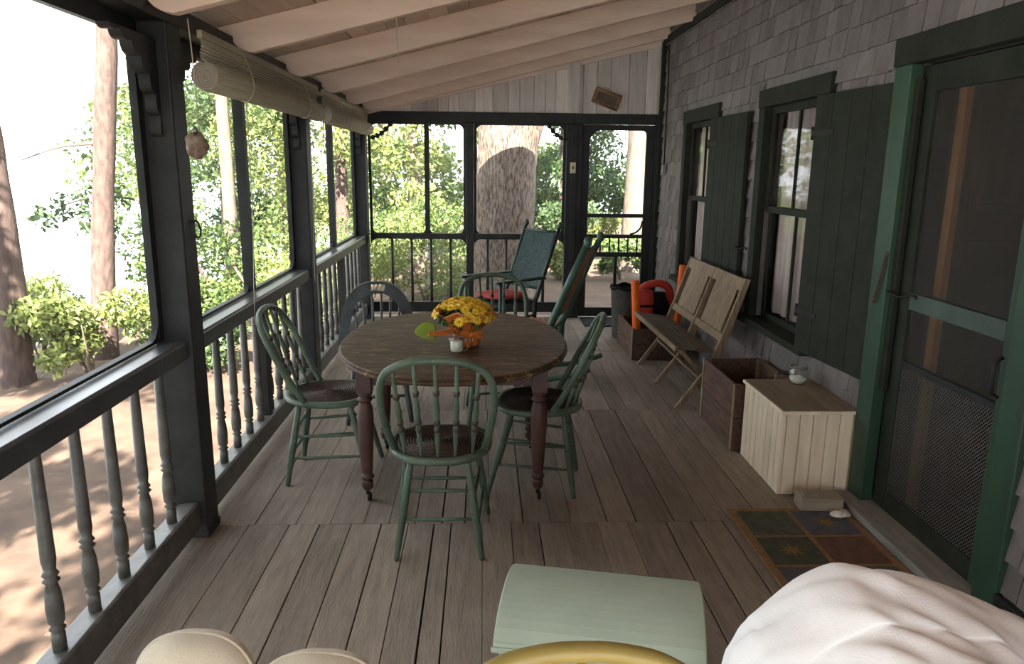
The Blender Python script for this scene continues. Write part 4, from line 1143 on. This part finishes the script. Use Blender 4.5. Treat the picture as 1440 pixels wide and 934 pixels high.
bx1 = thing('storage_box', 'cream beadboard storage box with brown wooden lid by the screen door', 'box', (1.665, 3.72, 0))
hx, hy, hh = .185, .275, .43
for nm, fn in (('side', 0), ('side', 1), ('end', 2), ('end', 3)):
    m = MB()
    if fn < 2:
        xx = -hx if fn == 0 else hx-.016; n = 8
        for k in range(n): m.box((xx, -hy+2*hy*k/n+.0030, .003), (xx+.016, -hy+2*hy*(k+1)/n-.0030, hh))
        m.box((xx+.011 if fn == 0 else xx+.001, -hy+.002, .003), (xx+.015 if fn == 0 else xx+.005, hy-.002, hh-.001))
    else:
        yy = -hy if fn == 2 else hy-.016; n = 5
        for k in range(n): m.box((-hx+.0165+(2*hx-.033)*k/n+.0030, yy, .003), (-hx+.0165+(2*hx-.033)*(k+1)/n-.0030, yy+.016, hh))
        m.box((-hx+.017, yy+.011 if fn == 2 else yy+.001, .003), (hx-.017, yy+.015 if fn == 2 else yy+.005, hh-.001))
    m.build(nm, M['bead'], bx1, bevel=.0025)
ld = MB()
for k in range(3): ld.box((-hx-.008+(2*hx+.012)*k/3, -hy-.010, hh+.001), (-hx-.008+(2*hx+.012)*(k+1)/3-.0012, hy+.006, hh+.018))
ld.build('lid', M['boxlid'], bx1, bevel=.003)
MB().box((-hx-.014, -hy-.012, hh-.002), (-hx-.0085, hy+.006, hh+.016)).box((-hx-.014, -hy-.018, hh-.002), (hx+.004, -hy-.0105, hh+.016)).build('lid_edge', M['bead'], bx1, bevel=.002)
MB().box((-hx+.017, -hy+.017, .004), (hx-.017, hy-.017, .016)).build('bottom', M['crate'], bx1)

gj = thing('glass_jar', 'round clear glass jar standing on the cream storage box', 'jar', (1.735, 3.90, .4495))
MB().lathe([(.030, 0), (.040, .004), (.052, .025), (.056, .05), (.050, .075), (.040, .088), (.041, .098), (.045, .104), (.041, .104), (.037, .096), (.0365, .089), (.046, .074), (.0525, .05), (.048, .026), (.034, .007), (.001, .006)], None, 30).build('jar', M['glass'], gj)
MB().lathe([(.001, .0075), (.033, .0078), (.044, .024), (.047, .036), (.02, .040), (.001, .040)], None, 24).build('filling', M['wax'], gj)
MB().tube([(.046*math.cos(2*PI*k/24), .046*math.sin(2*PI*k/24), .093) for k in range(25)], .003, 6).build('rim_wire', M['brass'], gj)

wk = thing('wood_block', 'pale wooden block lying at the foot of the cream storage box', 'block', (1.63, 3.295, 0), R(-6))
MB().box((-.105, -.055, .001), (.095, .055, .072)).build('block', M['stonewood'], wk, bevel=.006)
MB().box((-.085, -.030, .0722), (-.02, .020, .078)).build('cleat', M['stonewood'], wk, bevel=.002)
rnd = random.Random(8)
for k, (sx, sy) in enumerate(((.045, -.055), (.075, -.05), (.06, -.075), (.03, -.075))):
    m = MB()
    def shf(u, v, k=k):
        a = 2*PI*u; r = .036*(v**.8)*(1+.08*math.cos(11*a)); return (r*math.cos(a), r*.8*math.sin(a), .022*(1-v*v))
    m.grid(shf, 33, 6, None, True)
    o = m.build('seashell', M['shell']); s2 = o.modifiers.new('s', 'SOLIDIFY'); s2.thickness = .002
    o.location = (1.64+sx, 3.28+sy-.02, .004+.004*k); o.rotation_euler = (rnd.uniform(-.3, .3), rnd.uniform(-.3, .3), rnd.uniform(0, 6))
    tag(o, 'small white shell lying beside the pale wooden block', 'shell', 'shells by the wooden block')

# rug of squares
rg = thing('door_rug', 'rug of dark squares with tan borders before the screen door', 'rug', (1.455, 2.62, 0))
w2, l2 = .285, .66
MB().box((-w2, -l2, .0007), (w2, l2, .008)).build('border', M['rug_line'], rg, bevel=.003)
nx_, ny_ = 2, 5
rnd = random.Random(2)
for i in range(nx_):
    for j in range(ny_):
        cw, cl_ = (2*w2-.05)/nx_, (2*l2-.05)/ny_
        xa = -w2+.025+i*cw+.012; ya = -l2+.025+j*cl_+.012
        k = [0, 1, 2, 3, 4, 5, 6, 7, 1, 0][(j*2+i+4) % 10]
        if j == 4: k = (0, 1)[i]
        if j == 3: k = (2, 3)[i]
        MB().box((xa, ya, .0082), (xa+cw-.024, ya+cl_-.024, .0105)).build('square', M['rugs'][k], rg)
        if (i+j) % 2 == 1:
            m = MB(); cx, cy = xa+cw/2-.012, ya+cl_/2-.012
            poly = []
            for q in range(16):
                a = 2*PI*q/16; r = .055 if q % 2 == 0 else .022
                poly.append((cx+r*math.cos(a)*1.1, cy+r*math.sin(a)))
            m.prism(poly, 'z', .0107, .0125); m.build('star', M['rugstar'], rg)

# things by the far crate
def noodle(label, p0, p1, r=.034):
    m = MB(); p0 = V(p0); p1 = V(p1); d = p1-p0
    Mx = Matrix.Translation(p0) @ d.to_track_quat('Z', 'Y').to_matrix().to_4x4(); L = d.length
    m.lathe([(r*.35, .004), (r*.9, 0), (r, .006), (r, L-.006), (r*.9, L), (r*.35, L-.004)], Mx, 22)
    # open bore
    o = m.build('foam_tube', M['foam']); tag(o, label, 'foam tube', 'orange foam tubes in the far crate')
noodle('orange foam tube standing upright at the near outer corner of the far crate', (1.335, 6.22, .0195), (1.285, 6.22, .675))
noodle('orange foam tube leaning up behind the back of the folding bench', (1.68, 6.35, .0195), (1.73, 6.36, .79))
lv = thing('life_vest', 'red padded life vest lying over the far wooden crate', 'life vest', (1.50, 6.50, .285), R(4))
def puff(m, c_, hx_, hy_, hz_, e=.55):
    def f(u, v):
        a = 2*PI*u; th = PI*v-PI/2
        w = abs(math.cos(th))**e
        return (c_[0]+hx_*w*math.copysign(abs(math.cos(a))**e, math.cos(a)), c_[1]+hy_*w*math.copysign(abs(math.sin(a))**e, math.sin(a)), c_[2]+hz_*math.copysign(abs(math.sin(th))**e, math.sin(th)))
    m.grid(f, 32, 16, None, True)
m = MB(); puff(m, (-.095, -.06, .20), .085, .07, .085); m.build('front_panel', M['vest'], lv)
m = MB(); puff(m, (-.095, -.06, .075), .085, .07, .075); m.build('front_panel', M['vest'], lv)
ar = catmull([(-.13, -.04, .27), (-.05, -.03, .315), (.06, -.02, .325), (.135, -.02, .29), (.165, -.02, .20), (.20, -.03, .10), (.215, -.03, .04)], 6)
MB().tube(ar, [.035+.012*math.sin(PI*k/(len(ar)-1)) for k in range(len(ar))], 14, flat=.75).build('collar', M['vest'], lv)
m = MB(); puff(m, (.06, .05, .12), .12, .05, .12); m.build('back_panel', M['black'], lv)
MB().box((-.17, -.134, .13), (-.02, -.128, .152)).tube([(-.02, -.125, .14), (.06, -.07, .10), (.12, -.06, .06)], .010).build('strap', M['black'], lv)
hb = thing('wicker_hamper', 'tall grey wicker basket with black rim behind the far crate', 'basket', (1.375, 7.03, 0))
m = MB()
def wk_(u, v):
    a = 2*PI*u; r = .115+.025*v+.004*math.sin(a*26+ (PI if int(v*30) % 2 else 0))
    return (r*math.cos(a), r*math.sin(a), .003+.48*v)
m.grid(wk_, 104, 30, None, True); o = m.build('woven_side', M['wicker'], hb); s2 = o.modifiers.new('s', 'SOLIDIFY'); s2.thickness = .006
MB().lathe([(.001, .004), (.108, .004), (.108, .016), (.001, .016)], None, 24).build('bottom', M['wicker'], hb)
MB().tube([(.142*math.cos(2*PI*k/32), .142*math.sin(2*PI*k/32), .49+.01*math.sin(k)) for k in range(33)], .018, 10).build('rim', M['black'], hb)

# ----------------------------------------------------------------- sage chest
ck = thing('painted_chest', 'pale sage green chest with a domed lid in front of the mustard chair', 'chest', (.325, 1.815, 0), R(-12))
cw, cd, ch_ = .258, .180, .385
vs = [(-cw+.03, -cd+.02, .002), (cw-.03, -cd+.02, .002), (cw-.03, cd-.02, .002), (-cw+.03, cd-.02, .002), (-cw+.004, -cd+.004, ch_), (cw-.004, -cd+.004, ch_), (cw-.004, cd-.004, ch_), (-cw+.004, cd-.004, ch_)]
MB().add(vs, [(3,2,1,0),(4,5,6,7),(0,1,5,4),(1,2,6,5),(2,3,7,6),(3,0,4,7)]).build('body', M['trunk_paint'], ck, bevel=.006)
prof = [(-cd-.008, ch_+.002), (-cd-.008, ch_+.030)]
for k in range(17):
    q = k/16; yy = -cd-.002 + 2*(cd+.002)*q
    prof.append((yy, ch_+.034+.072*(1-(2*q-1)**2)**.75))
prof += [(cd+.008, ch_+.030), (cd+.008, ch_+.002)]
lid = MB().prism(prof, 'x', -cw-.008, cw+.008)
lid.build('lid', M['trunk_paint'], ck, bevel=.004)
MB().box((-cw-.012, -cd-.014, ch_+.006), (cw+.012, -cd-.0085, ch_+.022)).build('lid_moulding', M['trunk_paint'], ck, bevel=.003)
MB().box((-.02, -cd-.020, ch_-.05), (.02, -cd-.006, ch_+.0)).build('hasp', M['brass'], ck, bevel=.003)

# ------------------------------------------------------- cushions, sheet, seat
st_ = thing('settee', 'low wooden settee under the beige cushions', 'settee', (-.47, 1.18, 0))
for sx in (-1, 1):
    MB().box((sx*.36-.022, .10, .002), (sx*.36+.022, .15, .55)).build('back_leg', M['bench'], st_, bevel=.006)
    MB().box((sx*.36-.022, -.42, .002), (sx*.36+.022, -.37, .33)).build('leg', M['bench'], st_, bevel=.006)
MB().box((-.40, -.44, .331), (.40, .099, .36)).build('seat', M['bench'], st_, bevel=.005)
MB().box((-.338, .11, .40), (.338, .14, .53)).build('back_board', M['bench'], st_, bevel=.005)
def back_cushion(label, cx, cy, wz, ww, tilt):
    m = MB()
    def f(u, v):
        a = 2*PI*u; th = PI*v-PI/2; e = .72
        w = abs(math.cos(th))**e
        p = V((ww*w*math.copysign(abs(math.cos(a))**.95, math.cos(a)), .085*w*math.copysign(abs(math.sin(a))**.95, math.sin(a)), .15*math.copysign(abs(math.sin(th))**1.0, math.sin(th))))
        p *= 1+.012*noise.noise(p*14)
        return p
    m.grid(f, 48, 28, None, True)
    t = thing('back_cushion', label, 'cushion', (cx, cy, wz), 0, 'beige settee cushions')
    t.rotation_euler = (R(tilt), 0, R(-4))
    m.build('cover', M['linen'], t)
    pts = []
    for k in range(49):
        a = 2*PI*k/48; pts.append((ww*math.copysign(abs(math.cos(a))**.72, math.cos(a)), 0, .15*math.copysign(abs(math.sin(a))**1.0, math.sin(a))))
    MB().tube(pts, .004, 6).build('piping', M['linen'], t)
back_cushion('plump beige cushion at the outer end of the settee', -.590, 1.36, .515, .135, -8)
back_cushion('plump beige cushion on the settee nearer the mustard chair', -.335, 1.345, .475, .150, -8)

ac = thing('armchair', 'beige upholstered armchair under the white sheet', 'armchair', (.90, .95, 0), 0)
def soft(name, c_, hx_, hy_, hz_, mat, parent, e=.4):
    m = MB(); puff(m, c_, hx_, hy_, hz_, e); return m.build(name, M[mat], parent)
soft('back', (-.07, .42, .40), .24, .075, .30, 'linen', ac, .62)
soft('seat', (0, .02, .27), .25, .32, .12, 'linen', ac)
soft('arm', (-.27, .05, .30), .06, .34, .18, 'linen', ac, .5)
soft('arm', (.31, .05, .30), .07, .34, .18, 'linen', ac, .5)
for sx in (-1, 1):
    for yy in (-.24, .36): MB().lathe([(.02, .002), (.028, .19)], Matrix.Translation((sx*.25, yy, 0)), 12).build('leg', M['bench'], ac)
SHP = [(-.375, .16), (-.372, .30), (-.365, .47), (-.35, .58), (-.32, .635), (-.26, .685), (-.20, .725), (-.13, .755), (-.05, .765), (.03, .748), (.11, .715), (.20, .675), (.30, .625), (.38, .575), (.44, .50), (.47, .36), (.475, .16)]
def shp(u):
    q = u*(len(SHP)-1); i = min(int(q), len(SHP)-2); f = q-i
    return SHP[i][0]*(1-f)+SHP[i+1][0]*f, SHP[i][1]*(1-f)+SHP[i+1][1]*f
sh = MB()
def sheet(u, v):
    x, zt_ = shp(u)
    if v < .16:
        q = v/.16; y = .545; k = .38+.50*q
    elif v < .40:
        q = (v-.16)/.24; y = .435+.11*math.cos(PI*q); k = .88+.12*math.sin(PI*q)
        if q > .5: k = 1.0-.07*(q-.5)*2
    else:
        q = (v-.40)/.60; y = .325-.66*q; k = .93-.10*q**.8
    z = .16+(zt_-.16)*k
    n_ = noise.noise(V((x*6+3, y*4+x*6, v*2)))*.018 + (noise.noise(V((x*9+y*14, y*6-x*4, 5)))**2)*.030 + .006*math.sin(x*26+y*34+4*noise.noise(V((x*5, y*5, 1))))
    sgn = 0 if -.3 < x < .36 else (-1 if x < 0 else 1)
    return (x+sgn*n_*.6, y+n_*.5*(1 if v < .3 else 0), z+n_)
sh.grid(sheet, 110, 110)
o = sh.build('bed_sheet', M['sheet'])
s2 = o.modifiers.new('s', 'SOLIDIFY'); s2.thickness = .004; s2.offset = 1
o.location = (.90, .95, .0); o.rotation_euler = (0, 0, 0)
tag(o, 'rumpled white sheet draped over the armchair before the rug', 'sheet')

# ------------------------------------------------------------------- outdoors
def gz(x, y):
    """height of the ground outside"""
    z = -.72
    f = min(1, max(0, (x+2.2)/2.6)) * min(1, max(0, (y-7.2)/1.6))
    z += f*.55
    if x < -5.0: z -= min(3.2, ((-5.0-x)*.30)**1.25)
    if y > 14: z -= (y-14)*.035
    z += .05*noise.noise(V((x*.8, y*.8, 0)))+.02*noise.noise(V((x*3, y*3, 4)))
    return z
gm = MB()
def gf(u, v):
    x = -26+46*u; y = -10+62*v
    return (x, y, gz(x, y) if not (-1.2 < x and y < 7.9) else -.75)
gm.grid(gf, 184, 200)
tag(gm.build('ground', M['soil']), 'brown needle-covered ground around the porch with sun flecks', 'ground', kind='structure')
lk = MB().add([(-400, -200, -2.9), (-8, -200, -2.9), (-8, 300, -2.9), (-400, 300, -2.9)], [(0,1,2,3)])
tag(lk.build('lake', M['lake']), 'bright lake water beyond the trees', 'lake', kind='structure')

def leaf_object(name, mat, parent, centers, radii, n, size, seed, droop=.2, flat=.75, elong=1.9):
    """n leaves scattered in the given blobs, all of one crown in one mesh"""
    rs = np.random.RandomState(seed)
    C = np.array(centers, float); Rr = np.array(radii, float)
    w = (Rr**2); w /= w.sum()
    pick = rs.choice(len(C), n, p=w)
    d = rs.normal(size=(n, 3)); d /= np.linalg.norm(d, axis=1)[:, None]
    rad = rs.uniform(.25, 1, n)**.6
    P = C[pick] + d*(Rr[pick]*rad)[:, None]*np.array([1, 1, flat])
    a = rs.normal(size=(n, 3)); a[:, 2] -= droop; a /= np.linalg.norm(a, axis=1)[:, None]
    b = rs.normal(size=(n, 3)); b -= (b*a).sum(1)[:, None]*a; b /= np.linalg.norm(b, axis=1)[:, None]
    cN = np.cross(a, b)
    s_ = size*rs.uniform(.6, 1.35, n)[:, None]
    v0 = P; v1 = P + a*s_*.5 + b*s_*.5/elong + cN*s_*.10; v2 = P + a*s_; v3 = P + a*s_*.5 - b*s_*.5/elong + cN*s_*.10
    verts = np.stack([v0, v1, v2, v3], 1).reshape(-1, 3)
    me = bpy.data.meshes.new(name)
    me.vertices.add(4*n); me.vertices.foreach_set('co', verts.ravel())
    me.loops.add(4*n); me.loops.foreach_set('vertex_index', np.arange(4*n))
    me.polygons.add(n); me.polygons.foreach_set('loop_start', np.arange(n)*4); me.polygons.foreach_set('loop_total', np.full(n, 4))
    me.materials.append(mat); me.update(); me.validate()
    o = bpy.data.objects.new(name, me); link(o, parent); return o

def bark_tube(pts, rad, n=28, seed=0, amp=.06):
    P = catmull(pts, 10); rr = []
    m = MB()
    k = (len(pts)-1)
    for i in range(len(P)):
        q = i/10; j = min(int(q), k-1); f = q-j; rr.append(rad[j]*(1-f)+rad[min(j+1, k)]*f)
    m.tube(P, rr, n, caps=True)
    v2 = []
    for (x, y, z) in m.v:
        v2.append((x, y, z))
    # ridged surface
    for i in range(len(P)):
        c_ = P[i]
        for q in range(n):
            p = V(m.v[i*n+q]); d = p-c_
            s_ = 1+amp*noise.noise(V((d.x*9+seed, d.y*9, c_.z*1.7)))+amp*.5*noise.noise(V((d.x*25, d.y*25+seed, c_.z*4)))
            v2[i*n+q] = tuple(c_+d*s_)
    m.v = v2
    return m

def tree(name, label, x, y, pts, rad, bark, crown=None, leafmat='leaf', n=0, size=.14, group=None, seed=1, branches=()):
    z0 = gz(x, y)-.08
    t = thing(name, label, 'tree', (x, y, z0), 0, group)
    bark_tube(pts, rad, 28, seed).build('trunk', M[bark], t)
    for bp_ in branches:
        MB().tube(catmull(bp_[0], 6), [bp_[1]*(1-.75*k/(6*(len(bp_[0])-1))) for k in range(6*(len(bp_[0])-1)+1)], 8).build('branch', M[bark], t)
    if crown: leaf_object('crown', M[leafmat], t, [c_[:3] for c_ in crown], [c_[3] for c_ in crown], n, size, seed)
    return t

# the thick trunk outside the end screens
tree('thick_tree', 'thick furrowed tree trunk just outside the end screen', .30, 10.5,
     [(-.03, 0, 0), (-.03, 0, .5), (0, 0, 1.2), (.02, 0, 1.9), (.06, .02, 2.4), (.16, .05, 2.9), (.42, .1, 3.6), (.8, .2, 5.0), (1.0, .2, 7.0)], [.48, .40, .40, .405, .44, .49, .46, .42, .36], 'bark',
     crown=[(1.2, .5, 8.4, 2.6), (-.8, 1.0, 8.0, 2.2), (2.6, -.4, 8.0, 2.0), (.4, -1.4, 8.6, 2.0)], leafmat='leaf', n=3500, size=.22, seed=2)
tree('lean_tree', 'leaning reddish trunk by the lake at the outer edge of the view', -4.93, 7.85,
     [(-.06, 0, 0), (.0, 0, .6), (.02, 0, 1.3), (.0, .02, 2.2), (-.08, .05, 3.2), (-.5, .1, 6), (-.9, .1, 9)], [.21, .16, .145, .135, .13, .12, .09], 'bark_red',
     crown=[(-1.1, 0, 9, 1.8), (-.6, .8, 8, 1.4)], leafmat='needle', n=1800, size=.2, seed=3)
tree('straight_tree', 'straight reddish pine trunk beyond the nearest railing', -4.60, 8.95,
     [(0, 0, 0), (.08, 0, .8), (.18, 0, 1.8), (.33, 0, 3.0), (.45, .0, 4.0), (.7, 0, 7), (.9, 0, 10)], [.18, .135, .12, .115, .11, .10, .08], 'bark_red',
     crown=[(0, 0, 10.2, 1.8), (.7, .5, 9.4, 1.2), (-1.0, -.3, 9.6, 1.3)], leafmat='needle', n=2600, size=.2, seed=4,
     branches=[([(.28, 0, 2.6), (-.1, -.2, 2.55), (-.5, -.3, 2.4)], .018)])
lb = thing('leafy_branch', 'loose leafy boughs hanging beside the straight pine trunk', 'branch', (-4.7, 9.4, .9))
MB().tube(catmull([(1.2, .3, -.9), (.7, .1, .1), (.1, 0, .3), (-.5, -.1, .15)], 6), [.022-.0009*k for k in range(19)], 8).build('wood', M['bark_red'], lb)
leaf_object('leaves', M['leaf_deep'], lb, [(-.3, 0, .2), (.1, .05, .35), (-.6, -.05, .05), (.0, 0, -.1), (.9, .05, .5), (.8, 0, .0), (1.1, .1, 1.0), (1.2, .0, 1.5)], [.26, .26, .2, .24, .35, .35, .35, .35], 1500, .085, 77)
# the feathery pine bough at far left
pb = thing('pine_branch', 'feathery pine bough reaching in from the lake side', 'branch', (-5.3, 7.3, 2.15))
MB().tube(catmull([(-1.6, 0, .28), (-.8, 0, .10), (0, 0, -.03), (.55, 0, -.06)], 6), [.03-.0012*k for k in range(19)], 8).build('wood', M['bark_red'], pb)
leaf_object('needles', M['needle'], pb, [(-1.3, 0, .2, ), (-.9, .05, .12), (-.5, -.05, .05), (-.1, 0, -.02), (.3, .05, -.05), (-.7, .1, -.12), (-.3, -.1, -.18), (.5, 0, .0)], [.28, .28, .26, .24, .18, .24, .2, .12], 1500, .16, 9, droop=.1, flat=.4, elong=9)
tree('door_tree', 'pale trunk seen through the end screen door', 2.62, 13.0,
     [(0, 0, 0), (0, 0, 1.2), (.01, 0, 2.2), (.0, 0, 3.4), (.1, 0, 6)], [.24, .19, .175, .17, .13], 'bark_grey',
     crown=[(0, 0, 6.2, 2.2), (1.0, .5, 5.4, 1.6)], leafmat='leaf', n=2200, size=.2, seed=5)

def wood_tree(label, x, y, h, r, crown, leafmat, n, size, seed, bark='bark_red'):
    lean = random.Random(seed).uniform(-.25, .25)
    return tree('woodland_tree', label, x, y, [(0, 0, 0), (lean*.2, 0, h*.3), (lean*.6, 0, h*.65), (lean, 0, h)], [r*1.3, r, r*.85, r*.5], bark, crown, leafmat, n, size, 'woodland trees beyond the porch', seed)

def blobs(seed, cnt, rx, ry, z0, z1, rmin, rmax, cx=0, cy=0):
    rn = random.Random(seed)
    return [(cx+rn.uniform(-rx, rx), cy+rn.uniform(-ry, ry), rn.uniform(z0, z1), rn.uniform(rmin, rmax)) for _ in range(cnt)]
WT = [  # x, y, height, radius, mat, leaves, size
    (-3.9, 11.8, 6, .10, 'leaf', 7800, 0.094, 'slender leafy tree outside the nearer blind'),
    (-5.5, 16.5, 8, .12, 'leaf_yellow', 7800, 0.122, 'yellow-green tree well beyond the straight pine trunk'),
    (-2.6, 14.0, 7, .11, 'leaf_yellow', 8400, 0.108, 'yellow-green tree outside the farther blind'),
    (-1.5, 17.0, 8, .14, 'leaf', 7800, 0.130, 'green tree behind the outermost end screen'),
    (-.2, 15.0, 7, .10, 'leaf_yellow', 6900, 0.115, 'yellow-green tree left behind the thick trunk'),
    (1.75, 16.0, 7, .12, 'leaf_deep', 6900, 0.122, 'deeper green tree between thick trunk and end door'),
    (3.4, 17.5, 8, .14, 'leaf', 6300, 0.130, 'green tree beyond the end screen door'),
    (-4.6, 18.0, 9, .16, 'leaf_deep', 7500, 0.137, 'deeper green tree far behind the blinds'),
    (.9, 22.0, 9, .16, 'leaf_yellow', 6900, 0.158, 'yellow-green tree far behind the thick trunk'),
    (-2.9, 23.0, 10, .18, 'leaf', 6900, 0.173, 'tall green tree farthest behind the outer corner'),
]
for k, (x, y, h, r, lm, n, size, lab) in enumerate(WT):
    wood_tree(lab, x, y, h, r, blobs(30+k, 11, 1.5, 1.2, .9, h*.95, .5, .95), lm, n, size, 40+k, 'bark_grey' if k % 3 == 0 else 'bark_red')
# shrubs
SH = [(-4.2, 7.9, .55, 'leaf_yellow', 'low yellow-green shrub between the two reddish trunks'), (-3.9, 9.6, .75, 'leaf', 'green shrub behind the straight pine trunk'),
      (-5.6, 9.4, .6, 'leaf', 'green shrub at the foot of the leaning trunk'), (-3.2, 8.4, .5, 'leaf_deep', 'deeper green shrub outside the thick post'),
      (-3.0, 10.4, .8, 'leaf_yellow', 'tall yellow-green shrub outside the nearer blind'), (-2.2, 9.6, .65, 'leaf_yellow', 'yellow-green shrub outside the far corner post'),
      (-.9, 11.6, .8, 'leaf_yellow', 'yellow-green shrub outside the outermost end screen'), (-.4, 12.8, .9, 'leaf', 'green shrub beside the thick trunk'),
      (1.35, 13.6, .7, 'leaf_deep', 'deeper green shrub right behind the thick trunk'), (2.1, 15.5, .6, 'leaf_yellow', 'yellow-green shrub beside the path beyond the end door'),
      (-6.8, 11.2, .8, 'leaf_yellow', 'yellow-green shrub on the bank above the lake'), (-1.9, 12.6, .9, 'leaf', 'green shrub outside the farther blind'),
      (1.25, 11.9, .38, 'leaf_yellow', 'small yellow-green shrub at the path edge past the thick trunk'), (2.25, 12.0, .42, 'leaf', 'small green shrub before the pale trunk at the end door'),
      (3.6, 19.5, 1.5, 'leaf_deep', 'broad deeper green shrub far beyond the end screen door'), (1.6, 20.5, 1.5, 'leaf', 'broad green shrub far behind the thick trunk'), (-.9, 19.5, 1.5, 'leaf_yellow', 'broad yellow-green shrub far behind the slim end post'),
      (-3.4, 20.5, 1.6, 'leaf', 'broad green shrub far behind the outer corner'), (-6.4, 20.0, 1.5, 'leaf_deep', 'broad deeper green shrub far behind the nearer blind'), (5.6, 21.0, 1.6, 'leaf', 'broad green shrub far to the side of the end door tree')]
for k, (x, y, r, lm, lab) in enumerate(SH):
    t = thing('woodland_shrub', lab, 'shrub', (x, y, gz(x, y)-.05), 0, 'shrubs outside the porch')
    st3 = MB(); rn = random.Random(60+k)
    for q in range(6):
        a = rn.uniform(0, 6.28); st3.tube([(0, 0, 0), (.25*r*math.cos(a), .25*r*math.sin(a), r*.7), (.6*r*math.cos(a), .6*r*math.sin(a), r*1.3)], [.018, .012, .005], 6)
    st3.build('stems', M['bark_grey'], t)
    cb = blobs(80+k, 7, r*.8, r*.6, r*.5, r*1.5, r*.35, r*.6)
    leaf_object('foliage', M[lm], t, [c_[:3] for c_ in cb], [c_[3] for c_ in cb], 3600 if r < 1.2 else 5200, .075 if r < 1.2 else .13, 100+k)
# trees beside the porch whose crowns dapple the ground (their crowns are above the view)
for k, (x, y, lab) in enumerate([(-4.4, -3.4, 'tall tree beside the porch behind the viewer'), (-7.4, -1.8, 'tall tree on the bank beside the porch'), (-3.2, -7.5, 'tall tree at the rear beside the porch'), (-6.5, -7.0, 'tall tree farther back on the bank'), (-6.6, 2.0, 'tall tree on the lake bank level with the nearest bay'), (-3.4, -.9, 'tall tree close beside the porch behind the viewer')]):
    wood_tree(lab, x, y, 7.5, .17, blobs(130+k, 20, 1.9, 2.1, 1.7, 6.5, .40, .75), 'leaf', 6500, .20, 150+k)

# --------------------------------------------------------------------- lights
w = bpy.data.worlds.new('world'); scene.world = w; w.use_nodes = True
nt = w.node_tree; nt.nodes.clear()
bg = nt.nodes.new('ShaderNodeBackground'); ow = nt.nodes.new('ShaderNodeOutputWorld')
bg.inputs[0].default_value = (.87, .94, 1.0, 1); bg.inputs[1].default_value = 2.35
nt.links.new(bg.outputs[0], ow.inputs[0])
sun = bpy.data.lights.new('sun', 'SUN'); sun.energy = 24.0; sun.angle = R(.6); sun.color = (1.0, .93, .80)
so = bpy.data.objects.new('sun', sun); link(so)
so.rotation_euler = V((-.05, 1.0, -.80)).to_track_quat('-Z', 'Y').to_euler()

scene.view_settings.view_transform = 'Standard'
scene.view_settings.look = 'None'
scene.view_settings.gamma = 1.0
scene.view_settings.use_curve_mapping = False
scene.view_settings.exposure = 1.35
scene.cycles.transparent_max_bounces = 24
scene.cycles.max_bounces = 10
scene.cycles.diffuse_bounces = 6
